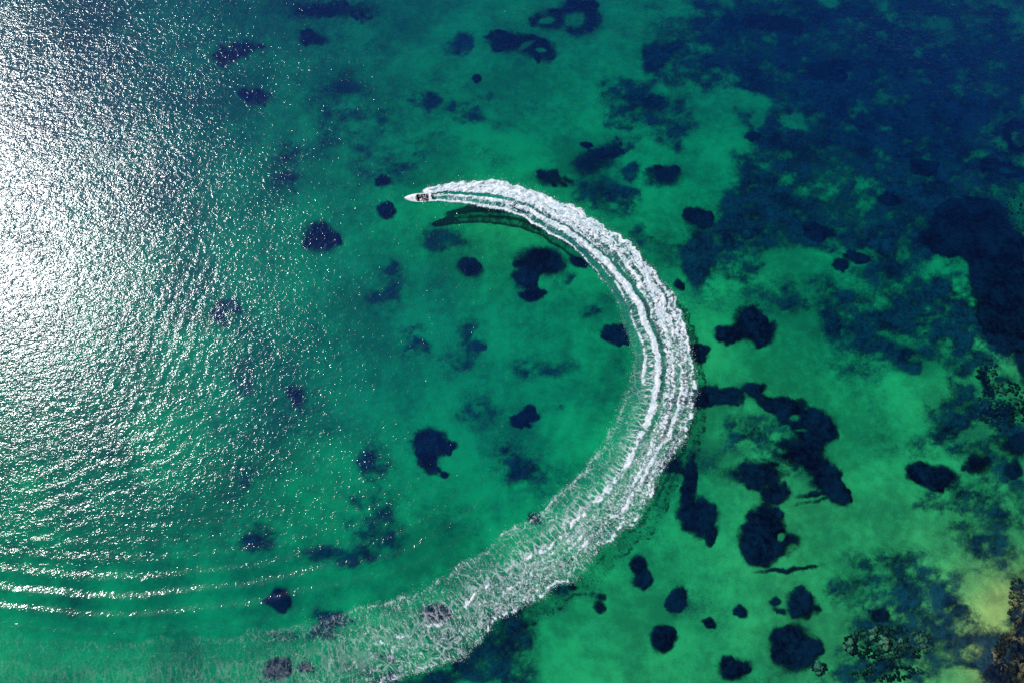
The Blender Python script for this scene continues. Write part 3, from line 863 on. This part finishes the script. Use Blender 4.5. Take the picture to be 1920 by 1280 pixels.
    ll = nt.math('MULTIPLY', ll, nt.ss(nt.math('MULTIPLY_ADD', n2_, .5, nt.math('MULTIPLY', n1, .5)), .36, .60))
    f2 = nt.math('MULTIPLY', ll, lace_)
    # threads running across the ribbed trough
    e3 = nt.vor(nt.mapping(qw, (.80, .22, 1), (0, 0, .12)), 1.15)
    f3 = nt.math('MULTIPLY', nt.ss(e3, .03, .13, 1.0, 0.0), nt.math('MULTIPLY', rib_, nt.ss(n1, .30, .5)))
    f = nt.math('MAXIMUM', nt.math('MAXIMUM', f1, f2), nt.math('MAXIMUM', f3, sol_))
    f = nt.math('MULTIPLY', nt.math('MINIMUM', f, 1.0), nt.math('MULTIPLY_ADD', cov_, .22, .68))
    hgt = nt.math('MULTIPLY_ADD', n1, .13, nt.math('MULTIPLY', f, .05))
    bn = nt.n("ShaderNodeBump"); bn.inputs["Strength"].default_value = .9; bn.inputs["Distance"].default_value = 1.0
    nt.set(bn.inputs["Height"], hgt)
    white = nt.mixc(nt.ss(nt.math('MULTIPLY_ADD', nt.noise(nt.mapping(qw, (.35, 1.6, 1)), 1.0, 4.0, .6), .5, nt.math('MULTIPLY', n1, .5)), .38, .62), (.34, .46, .52, 1), (.80, .77, .80, 1))
    dw = nt.n("ShaderNodeBsdfDiffuse"); nt.set(dw.inputs["Color"], white); nt.set(dw.inputs["Normal"], bn.outputs[0])
    da = nt.n("ShaderNodeBsdfDiffuse"); da.inputs["Color"].default_value = (.008, .165, .15, 1); nt.set(da.inputs["Normal"], bn.outputs[0])
    tr = nt.n("ShaderNodeBsdfTransparent")
    body = nt.mixs(nt.math('MULTIPLY', aer_, nt.math('MULTIPLY_ADD', n0, .9, .0), clamp=True), tr.outputs[0], da.outputs[0])
    m = nt.finish(nt.mixs(f, body, dw.outputs[0]))
    o = mesh_np("boat_wake", verts2, allf, m, attrs=at, uv=uv)
    tag(o, "white foaming wake curving behind the speedboat and fading to lace", "wake", kind='stuff')
    return o
wake()

# ------------------------------------------------------------------ people
SKIN = simple("skin", (0.55, 0.33, 0.22), 0.55)
HAIR_D = simple("dark_hair", (0.03, 0.02, 0.015), 0.7)
EYE = simple("eye", (0.02, 0.02, 0.02), 0.3)

def head_mesh(c, fwd, up, r=0.105):
    """a head with brow, nose, chin and ears; returns verts, faces, material index"""
    b = bmesh.new()
    bmesh.ops.create_icosphere(b, subdivisions=4, radius=1.0)
    side = up.cross(fwd).normalized()
    vs_, fs_, ms_ = [], [], []
    for v in b.verts:
        x, y, z = v.co                      # x forward, y side, z up
        k = 1.0
        x2 = x * (0.98 if x > 0 else 1.05); y2 = y * 0.80; z2 = z * 1.18
        if z < 0: y2 *= 1 + 0.28 * z; x2 *= 1 + 0.10 * z
        x2 += 0.24 * math.exp(-((y / .13) ** 2 + ((z + .12) / .20) ** 2)) * (x > 0)       # nose
        x2 += 0.08 * math.exp(-((y / .30) ** 2 + ((z + .88) / .20) ** 2)) * (x > -.2)     # chin
        for sg in (-1, 1):
            x2 -= 0.09 * math.exp(-(((y - sg * .33) / .14) ** 2 + ((z - .05) / .10) ** 2)) * (x > 0)
            y2 += sg * 0.16 * math.exp(-(((x + .02) / .12) ** 2 + ((z + .02) / .22) ** 2)) * (y * sg > .6)
        x2 -= 0.03 * math.exp(-((y / .25) ** 2 + ((z + .50) / .05) ** 2)) * (x > 0)       # mouth
        p = c + (fwd * x2 + side * y2 + up * z2) * r
        vs_.append(p)
    for f in b.faces:
        m = f.calc_center_median()
        e = min((abs(m.y) - .33) ** 2 + (m.z - .05) ** 2, 1)
        mi = 1 if (m.x > 0 and e < .006) else 0
        fs_.append([v.index for v in f.verts]); ms_.append(mi)
    b.free()
    return vs_, fs_, ms_

def person(loc, rotz, J, mats, label, rot=(0, 0), group=None, hair=HAIR_D, look=(1, 0, 0), hat=None):
    """J: joints (metres, x forward); mats: dict region -> material. One continuous body mesh, hair or hat as a child."""
    V, E, Rr, reg = [], [], [], []
    idx = {}
    def add(n, p, r, parent, region):
        idx[n] = len(V); V.append(Vector(p)); Rr.append(r); reg.append(region)
        if parent is not None: E.append((idx[parent], idx[n]))
    add('pelvis', J['pelvis'], .135, None, 'legs')
    add('waist', (Vector(J['pelvis']) + Vector(J['chest'])) / 2, .118, 'pelvis', 'top')
    add('chest', J['chest'], .145, 'waist', 'top')
    add('neck', J['neck'], .058, 'chest', 'skin')
    add('headc', Vector(J['neck']).lerp(Vector(J['head']), .6), .055, 'neck', 'skin')
    for sd in ('l', 'r'):
        add('sh' + sd, J['sh' + sd], .062, 'chest', 'top')
        add('el' + sd, J['el' + sd], .044, 'sh' + sd, 'arm')
        add('wr' + sd, J['wr' + sd], .028, 'el' + sd, 'arm')
        w = Vector(J['wr' + sd]); d = (w - Vector(J['el' + sd])).normalized()
        s_ = d.cross(Vector((0, 0, 1))); s_ = s_.normalized() if s_.length > .1 else Vector((0, 1, 0))
        n_ = s_.cross(d).normalized()
        add('pa' + sd, w + d * .06, .030, 'wr' + sd, 'hand')
        add('th1' + sd, w + d * .045 + s_ * .035 - n_ * .01, .011, 'pa' + sd, 'hand')
        add('th2' + sd, w + d * .085 + s_ * .050 - n_ * .02, .009, 'th1' + sd, 'hand')
        for q, (off, ln) in enumerate(((.026, .075), (.009, .085), (-.009, .078), (-.026, .062))):
            k0 = w + d * .095 + s_ * off
            add('f%da' % q + sd, k0, .0095, 'pa' + sd, 'hand')
            add('f%db' % q + sd, k0 + d * ln * .5 - n_ * .012, .0085, 'f%da' % q + sd, 'hand')
            add('f%dc' % q + sd, k0 + d * ln * .75 - n_ * .040, .0075, 'f%db' % q + sd, 'hand')
        add('hi' + sd, J['hi' + sd], .098, 'pelvis', 'legs')
        add('kn' + sd, J['kn' + sd], .062, 'hi' + sd, 'legs')
        add('an' + sd, J['an' + sd], .040, 'kn' + sd, 'shin')
        add('to' + sd, J['to' + sd], .034, 'an' + sd, 'foot')
    me = bpy.data.meshes.new("tmp")
    me.from_pydata([tuple(v) for v in V], E, [])
    o = bpy.data.objects.new("tmp", me); link(o)
    o.modifiers.new("s", 'SKIN')
    for i, r in enumerate(Rr):
        me.skin_vertices[0].data[i].radius = (r, r * (.78 if reg[i] == 'top' and i in (1, 2) else 1))
    me.skin_vertices[0].data[0].use_root = True
    sm = o.modifiers.new("d", 'SUBSURF'); sm.levels = 2; sm.render_levels = 2
    dg = bpy.context.evaluated_depsgraph_get(); dg.update()
    em = bpy.data.meshes.new_from_object(o.evaluated_get(dg))
    bv = [v.co.copy() for v in em.vertices]; bf = [list(p.vertices) for p in em.polygons]
    bpy.data.objects.remove(o); bpy.data.meshes.remove(me); bpy.data.meshes.remove(em)
    order = ['skin', 'eye', 'top', 'legs', 'arm', 'shin', 'foot']
    slot = {'skin': 0, 'hand': 0, 'top': 2, 'legs': 3, 'arm': 4, 'shin': 5, 'foot': 6}
    segs = [(V[a], V[b], reg[b]) for a, b in E]
    mi = []
    for f in bf:
        c = sum((bv[i] for i in f), Vector()) / len(f)
        best, br = 1e9, 'top'
        for a, b, rg_ in segs:
            e = b - a; t = max(0, min(1, (c - a).dot(e) / (e.length_squared + 1e-9)))
            dd = (c - a - e * t).length
            if dd < best: best, br = dd, rg_
        mi.append(slot[br])
    up = (Vector(J['head']) - Vector(J['neck'])).normalized()
    fwd = Vector(look); fwd = (fwd - up * fwd.dot(up)).normalized()
    hv, hf, hm = head_mesh(Vector(J['head']), fwd, up)
    n = len(bv)
    me2 = bpy.data.meshes.new("person")
    me2.from_pydata([tuple(v) for v in bv + hv], [], bf + [[i + n for i in f] for f in hf])
    for k in order:
        me2.materials.append({'skin': mats.get('hand', SKIN), 'eye': EYE}.get(k) or mats.get(k, SKIN))
    for p, m_ in zip(me2.polygons, mi + hm):
        p.material_index = m_; p.use_smooth = True
    ob = bpy.data.objects.new("person", me2); link(ob)
    ob.location = loc; ob.rotation_euler = (rot[0], rot[1], rotz)
    tag(ob, label, "person", group)
    # hair cap / hat
    side = up.cross(fwd).normalized()
    vs2 = []; b = bmesh.new(); bmesh.ops.create_icosphere(b, subdivisions=3, radius=1.0)
    kill = [v for v in b.verts if v.co.z < (.28 if v.co.x > 0 else -.25)]
    bmesh.ops.delete(b, geom=kill, context='VERTS')
    for v in b.verts:
        x, y, z = v.co
        nz = 1.09 + .03 * math.sin(23 * x + 17 * y)
        if hat is not None and z < .38 and x > .1: nz = 1.0 + .9 * x       # peak of the cap
        v.co = Vector(J['head']) + (fwd * x * 1.05 * nz + side * y * .86 * 1.08 + up * z * 1.2 * 1.06) * .108
    m3 = bpy.data.meshes.new("hair"); b.to_mesh(m3); b.free()
    for p in m3.polygons: p.use_smooth = True
    m3.materials.append(hat or hair)
    h = bpy.data.objects.new("cap" if hat else "hair", m3); link(h, ob)
    return ob

# ------------------------------------------------------------------ speedboat
WHITE = simple("white_gelcoat", (0.80, 0.79, 0.80), 0.28, coat=.3, nscale=3, namt=.04)
CREAM = simple("grey_liner", (0.55, 0.55, 0.58), 0.6, nscale=8, namt=.08)
NAVY = simple("navy_vinyl", (0.020, 0.024, 0.075), 0.5)
DARKC = simple("dark_carpet", (0.012, 0.013, 0.030), 0.9)
BLACK = simple("black_cowling", (0.008, 0.008, 0.012), 0.3, coat=.3)
STEEL = simple("white_tube", (0.75, 0.80, 0.85), 0.3)
GLASS_T = simple("smoked_screen", (0.015, 0.018, 0.04), 0.08, coat=.5)
RED = simple("stripe_red", (0.35, 0.03, 0.05), 0.5)

def bobj(name, bm, mat, parent=None, smooth=True, bevel=0):
    if bevel:
        bmesh.ops.bevel(bm, geom=bm.edges[:], offset=bevel, segments=2, affect='EDGES', profile=.6)
    bmesh.ops.recalc_face_normals(bm, faces=bm.faces[:])
    me = bpy.data.meshes.new(name); bm.to_mesh(me); bm.free()
    for p in me.polygons: p.use_smooth = smooth
    me.materials.append(mat)
    o = bpy.data.objects.new(name, me)
    return link(o, parent)

def box(bm, c, s, rz=0, ry=0):
    r = bmesh.ops.create_cube(bm, size=1.0)
    M = Matrix.Translation(c) @ Matrix.Rotation(rz, 4, 'Z') @ Matrix.Rotation(ry, 4, 'Y') @ Matrix.Diagonal((*s, 1))
    bmesh.ops.transform(bm, matrix=M, verts=r['verts'])

def tube(bm, pts, r, seg=8):
    P = [Vector(p) for p in pts]
    rings = []
    for i, p in enumerate(P):
        t = (P[min(i + 1, len(P) - 1)] - P[max(i - 1, 0)]).normalized()
        a = t.cross(Vector((0, 0, 1)));  a = a.normalized() if a.length > .05 else t.cross(Vector((0, 1, 0))).normalized()
        b = t.cross(a)
        rings.append([bm.verts.new(p + (a * math.cos(2 * math.pi * k / seg) + b * math.sin(2 * math.pi * k / seg)) * r) for k in range(seg)])
    for i in range(len(P) - 1):
        for k in range(seg):
            bm.faces.new((rings[i][k], rings[i][(k + 1) % seg], rings[i + 1][(k + 1) % seg], rings[i + 1][k]))
    bm.faces.new(rings[0][::-1]); bm.faces.new(rings[-1])

bow = Vector((*ground(757.5, 371.5, .75), .0)); stern = Vector((*ground(808.5, 368.3, .55), .0))
YAW = math.atan2(bow.y - stern.y, bow.x - stern.x)
LEN = (bow - stern).length
boat = empty("speedboat", ((stern.x + bow.x) / 2, (stern.y + bow.y) / 2, 0.02), (R(-9), R(-3), YAW))
tag(boat, "white open speedboat with black outboard heading left at the head of the wake", "boat")
HL = LEN / 2
def half(t):      # t 0 stern .. 1 bow: half beam at the sheer
    return 0.97 * (1 - max(0, (t - .35) / .65) ** 2.3) ** .8 if t > .35 else 0.97 - .06 * (1 - t / .35) ** 2
def sheer(t): return .50 + .28 * t ** 2
NSEC = 28
secs = []
for i in range(NSEC + 1):
    t = i / NSEC; x = -HL + t * LEN
    hb = max(half(t), .012); zs = sheer(t)
    kz = -.28 + .75 * max(0, (t - .62) / .38) ** 2.4
    cz = -.05 + .50 * max(0, (t - .45) / .55) ** 1.8
    secs.append((x, hb, zs, kz, cz))
bm = bmesh.new(); rows = []
for (x, hb, zs, kz, cz) in secs:
    prof = [(-hb, zs), (-hb * .985, zs - .10), (-hb * .93, (zs + cz) / 2), (-hb * .84, cz), (-hb * .42, (kz + cz) / 2 - .01), (0, kz)]
    prof = prof + [(-y, z) for y, z in prof[-2::-1]]
    rows.append([bm.verts.new((x, y, z)) for y, z in prof])
for a, b in zip(rows, rows[1:]):
    for k in range(len(a) - 1): bm.faces.new((a[k], a[k + 1], b[k + 1], b[k]))
bm.faces.new(rows[0])
hull = bobj("hull", bm, WHITE, boat)
# rub rail round the sheer
bm = bmesh.new()
for sg in (-1, 1):
    tube(bm, [(x, sg * (hb + .012), zs - .03) for (x, hb, zs, kz, cz) in secs], .026, 6)
bobj("rub_rail", bm, simple("grey_rail", (.25, .26, .30), .5), boat)
# deck: foredeck, side decks, stern deck around the cockpit opening
CK0, CK1 = .085, .545             # cockpit from .. to along the length
bm = bmesh.new()
def inner(t):
    return max(half(t) - .17, 0)
prev = None
for i in range(61):
    t = i / 60; x = -HL + t * LEN; hb, zs = max(half(t), .012), sheer(t) + .012
    open_ = CK0 <= t <= CK1
    row = []
    for k in range(9):
        y = -hb + 2 * hb * k / 8
        crown = .085 * (1 - (y / hb) ** 2) * (1 if t > CK1 else .1)
        if open_:
            iy = inner(t)
            y = [-hb, -hb + .06, -hb + .12, -iy, 0, iy, hb - .12, hb - .06, hb][k]
            crown = .0
        row.append(bm.verts.new((x, y, zs + crown)))
    if prev:
        for k in range(8):
            if open_ and prev_open and k in (3, 4): continue
            bm.faces.new((prev[k], prev[k + 1], row[k + 1], row[k]))
    prev, prev_open = row, open_
deck = bobj("deck", bm, WHITE, boat)
# hatch on the foredeck, cleat
bm = bmesh.new(); box(bm, (HL * .42, 0, sheer(.71) + .10), (.50, .42, .03), 0, R(-4)); bobj("hatch", bm, CREAM, deck, False, .008)
bm = bmesh.new(); box(bm, (HL * .88, 0, sheer(.94) + .07), (.16, .03, .03)); box(bm, (HL * .88, 0, sheer(.94) + .045), (.05, .04, .05)); bobj("cleat", bm, STEEL, deck, False, .005)
# cockpit liner
bm = bmesh.new(); rr = []
for i in range(21):
    t = CK0 + (CK1 - CK0) * i / 20; x = -HL + t * LEN; iy = inner(t); zs = sheer(t)
    rr.append([bm.verts.new(p) for p in ((x, -iy, zs), (x, -iy + .04, .02), (x, iy - .04, .02), (x, iy, zs))])
for a, b in zip(rr, rr[1:]):
    for k in range(3): bm.faces.new((a[k], a[k + 1], b[k + 1], b[k]))
bm.faces.new(rr[0]); bm.faces.new(rr[-1])
bobj("cockpit", bm, DARKC, boat, False)
XC = lambda t: -HL + t * LEN
# light sole panel and side pockets along the port side
bm = bmesh.new(); box(bm, (XC(.26), .42, .04), (1.5, .55, .03)); box(bm, (XC(.26), .70, .22), (1.7, .05, .22)); bobj("floor_panel", bm, CREAM, boat, False, .008)
# windscreen: three raked panes in a frame
bm = bmesh.new()
wv_ = []
for k in range(13):
    a = -1 + 2 * k / 12
    x = XC(.545) + .34 * (1 - a * a) - .12 * abs(a) ** 3 - .02; y = a * .74; z = sheer(.55) + .05
    wv_.append((bm.verts.new((x, y, z)), bm.verts.new((x - .20, y * .93, z + .30))))
for a, b in zip(wv_, wv_[1:]): bm.faces.new((a[0], b[0], b[1], a[1]))
bmesh.ops.solidify(bm, geom=bm.faces[:], thickness=.012)
scr = bobj("windscreen", bm, GLASS_T, boat)
bm = bmesh.new()
tube(bm, [(XC(.545) + .34 * (1 - a * a) - .12 * abs(a) ** 3 - .22, a * .69, sheer(.55) + .36) for a in [-1 + k / 6 for k in range(13)]], .014, 6)
bobj("frame", bm, STEEL, scr)
# console, wheel
bm = bmesh.new(); box(bm, (XC(.51), -.36, .35), (.28, .55, .55), 0, R(12)); con = bobj("console", bm, NAVY, boat, False, .03)
bm = bmesh.new(); tube(bm, [(XC(.47) + .05 * math.sin(a), -.36 + .17 * math.cos(a), .62 + .16 * math.sin(a)) for a in [2 * math.pi * k / 20 for k in range(21)]], .013, 6)
tube(bm, [(XC(.47), -.36, .62), (XC(.51), -.36, .60)], .02); tube(bm, [(XC(.47), -.52, .62), (XC(.47), -.20, .62)], .01); bobj("steering_wheel", bm, BLACK, boat)
# seats
def seat(x, y, w, mat, back=True):
    bm = bmesh.new(); box(bm, (x, y, .30), (.48, w, .14)); box(bm, (x, y, .15), (.30, w * .6, .22))
    s_ = bobj("seat", bm, mat, boat, False, .025)
    if back:
        bm = bmesh.new(); box(bm, (x - .26, y, .55), (.10, w, .45), 0, R(-10)); bobj("backrest", bm, mat, s_, False, .025)
seat(XC(.415), -.36, .48, CREAM); seat(XC(.415), .36, .46, CREAM)
seat(XC(.255), -.38, .62, NAVY, True); seat(XC(.245), .36, .55, simple("maroon_vinyl", (.16, .015, .05), .5), True)
bm = bmesh.new(); box(bm, (XC(.15), 0, .28), (.42, 1.35, .20)); bobj("bench", bm, CREAM, boat, False, .03)
bm = bmesh.new(); box(bm, (XC(.15), -.30, .43), (.34, .45, .12)); bobj("fuel_tank", bm, NAVY, boat, False, .03)
# tow arch across the cockpit
bm = bmesh.new()
for dx in (0, .55):
    tube(bm, [(XC(.22) + dx, -.88, .55), (XC(.22) + dx - .05, -.82, .95), (XC(.22) + dx - .1, -.55, 1.22), (XC(.22) + dx - .1, .55, 1.22), (XC(.22) + dx - .05, .82, .95), (XC(.22) + dx, .88, .55)], .024, 8)
tube(bm, [(XC(.22) - .1, 0, 1.22), (XC(.22) + .45, 0, 1.22)], .022)
bobj("tow_arch", bm, STEEL, boat)
bm = bmesh.new(); tube(bm, [(XC(.33), .55, .75), (XC(.325), 1.1, .66), (XC(.31), 1.75, .52)], .035); bobj("boom", bm, STEEL, boat)
# outboard
ob_ = bmesh.new()
mot = empty("outboard_motor", (0, 0, 0)); mot.parent = boat; mot.location = (-HL - .22, -.10, .30); mot.rotation_euler = (0, 0, R(-14))
r = bmesh.ops.create_uvsphere(ob_, u_segments=24, v_segments=14, radius=1.0)
for v in ob_.verts:
    x, y, z = v.co
    f = lambda q, e: math.copysign(abs(q) ** e, q)
    v.co = Vector((f(x, .75) * .36, f(y, .75) * .235 * (1.05 + .12 * x), .50 + f(z, .7) * .30 + .05 * x))
cow = bobj("cowling", ob_, BLACK, mot)
bm = bmesh.new(); box(bm, (-.02, 0, .80), (.22, .05, .012)); bobj("badge", bm, STEEL, cow, False, .003)
bm = bmesh.new(); box(bm, (-.02, 0, .02), (.20, .13, .60)); box(bm, (-.02, 0, -.36), (.34, .26, .02)); box(bm, (-.02, 0, -.50), (.22, .06, .28)); tube(bm, [(.16, 0, -.58), (-.22, 0, -.58)], .05, 10); bobj("shaft", bm, BLACK, mot, False, .008)
bm = bmesh.new(); box(bm, (.20, 0, .18), (.16, .30, .34)); bobj("bracket", bm, BLACK, mot, False, .015)
bm = bmesh.new()
for k in range(3):
    a = 2 * math.pi * k / 3
    r = bmesh.ops.create_cube(bm, size=1.0)
    bmesh.ops.transform(bm, matrix=Matrix.Translation((-.25, 0, -.58)) @ Matrix.Rotation(a, 4, 'X') @ Matrix.Translation((0, 0, .10)) @ Matrix.Rotation(.5, 4, 'Z') @ Matrix.Diagonal((.015, .10, .15, 1)), verts=r['verts'])
bobj("propeller", bm, STEEL, mot, False, .004)

BM = Matrix.Translation(boat.location) @ boat.rotation_euler.to_matrix().to_4x4()
def sit(px_, leanback=0.0, knee=.42, arms='wheel'):
    J = {'pelvis': (0, 0, .12), 'chest': (-.05, 0, .45), 'neck': (-.04, 0, .62), 'head': (0.0, 0, .77)}
    for sd, sg in (('l', 1), ('r', -1)):
        J['sh' + sd] = (-.04, .19 * sg, .55); J['hi' + sd] = (.04, .09 * sg, .08); J['kn' + sd] = (.44, .13 * sg, .14)
        J['an' + sd] = (.50, .13 * sg, -.26); J['to' + sd] = (.66, .14 * sg, -.30)
        if arms == 'wheel': J['el' + sd] = (.14, .25 * sg, .37); J['wr' + sd] = (.34, .15 * sg, .42)
        else: J['el' + sd] = (.08, .30 * sg, .32); J['wr' + sd] = (.28, .18 * sg, .24)
    return J
GREY_S = simple("grey_shirt", (.50, .52, .56), .8); NAVY_S = simple("navy_shorts", (.02, .03, .09), .8)
MAROON = simple("maroon_shirt", (.22, .03, .09), .8); PINK = simple("pink_cap", (.92, .62, .70), .7); WCAP = simple("white_cap", (.78, .80, .84), .7)
DEN = simple("dark_trousers", (.03, .03, .06), .8)
def aboard(x, y, z, yaw, *a, **k):
    p = BM @ Vector((x, y, z))
    o = person(p, YAW + yaw, *a, **k)
    o.rotation_euler = (Matrix.Rotation(YAW, 3, 'Z') @ Matrix.Rotation(R(-3), 3, 'Y') @ Matrix.Rotation(R(-9), 3, 'X') @ Matrix.Rotation(yaw, 3, 'Z')).to_euler()
    return o
boat.rotation_euler = (Matrix.Rotation(YAW, 3, 'Z') @ Matrix.Rotation(R(-3), 3, 'Y') @ Matrix.Rotation(R(-9), 3, 'X')).to_euler()
BM = Matrix.Translation(boat.location) @ boat.rotation_euler.to_matrix().to_4x4()
aboard(XC(.40), -.36, .37, 0, sit(0), {'top': GREY_S, 'legs': NAVY_S, 'arm': GREY_S, 'shin': SKIN, 'foot': DEN},
       "driver in a grey shirt and white cap steering the speedboat", hat=WCAP)
aboard(XC(.245), .36, .37, R(8), sit(0, arms='lap'), {'top': MAROON, 'legs': NAVY_S, 'arm': SKIN, 'shin': SKIN, 'foot': SKIN},
       "passenger in a maroon top and pink cap sitting in the back of the speedboat", hat=PINK)

# ------------------------------------------------------------------ water skier, ski, rope
SX, SY = ground(960.5, 388.0, 0.1)
WET = simple("black_wetsuit", (.010, .008, .018), .55)
WET2 = simple("dark_vest", (.03, .012, .04), .6)
toB = math.atan2(stern.y - SY, stern.x - SX)
J = {'pelvis': (-.40, 0, .84), 'chest': (-.58, -.06, 1.22), 'neck': (-.64, -.08, 1.44), 'head': (-.63, -.08, 1.60)}
for sd, sg in (('l', 1), ('r', -1)):
    J['sh' + sd] = (-.56, -.06 + .19 * sg, 1.35); J['el' + sd] = (-.30, -.04 + .17 * sg, 1.14); J['wr' + sd] = (-.04, -.02 + .07 * sg, 1.06)
    J['hi' + sd] = (-.36, .09 * sg, .80)
J['knl'] = (.14, .10, .60); J['anl'] = (.06, .03, .20); J['tol'] = (.24, .03, .15)
J['knr'] = (-.05, -.08, .46); J['anr'] = (-.32, -.03, .18); J['tor'] = (-.14, -.03, .13)
skier = person((SX + .15, SY - .05, 0.12), toB + R(-22), J, {'top': WET2, 'legs': WET, 'arm': WET, 'shin': WET, 'foot': WET, 'hand': simple('tanned_skin', (.20, .11, .07), .6)},
       "water skier in a black wetsuit leaning back on one ski in the wake", look=(1, .1, 0))
skier.scale = (1.18, 1.18, 1.18)
bm = bmesh.new()
rowsk = []
for i in range(15):
    t = i / 14; x = -.75 + 1.85 * t
    w = .088 * math.sin(math.pi * min(1, .30 + .62 * t)) ** .7 * (1 if t < .9 else (1 - (t - .9) / .1 * .8))
    z = .02 + .0 * x + .35 * max(0, (t - .55) / .45) ** 2
    rowsk.append([bm.verts.new((x, sg * w, z + dz)) for sg, dz in ((-1, 0), (1, 0), (1, .03), (-1, .03))])
for a, b in zip(rowsk, rowsk[1:]):
    for k in range(4): bm.faces.new((a[k], a[(k + 1) % 4], b[(k + 1) % 4], b[k]))
bm.faces.new(rowsk[0]); bm.faces.new(rowsk[-1][::-1])
ski = empty("water_ski", (SX + .15, SY - .05, .16), (0, R(-8), toB + R(-22)))
tag(ski, "single brown water ski under the skier's feet, tip raised", "water ski")
bobj("board", bm, simple("brown_ski", (.07, .03, .025), .35, coat=.3), ski)
for xb in (.12, -.22):
    bm = bmesh.new(); tube(bm, [(xb, -.07, .04), (xb, -.06, .12), (xb, 0, .16), (xb, .06, .12), (xb, .07, .04)], .028); bobj("binding", bm, BLACK, ski)
bm = bmesh.new(); box(bm, (-.60, 0, -.06), (.16, .008, .14)); bobj("fin", bm, STEEL, ski, False)
MS = Matrix.Translation((SX + .15, SY - .05, .10)) @ Matrix.Rotation(toB + R(-22), 4, 'Z')
hp = MS @ Vector((.05, -.02, 1.26)); at_ = BM @ Vector((XC(.22) - .1, 0, 1.24))
rope = empty("tow_rope", hp)
tag(rope, "thin pale tow rope running from the speedboat's arch to the skier's hands", "rope")
bm = bmesh.new(); d_ = at_ - hp
tube(bm, [d_ * (k / 24) + Vector((0, 0, -.35 * math.sin(math.pi * k / 24))) for k in range(25)], .006, 5)
bobj("line", bm, STEEL, rope)
bm = bmesh.new(); q_ = Vector((-d_.y, d_.x, 0)).normalized() * .17; tube(bm, [-q_, q_], .016); bobj("handle", bm, BLACK, rope)
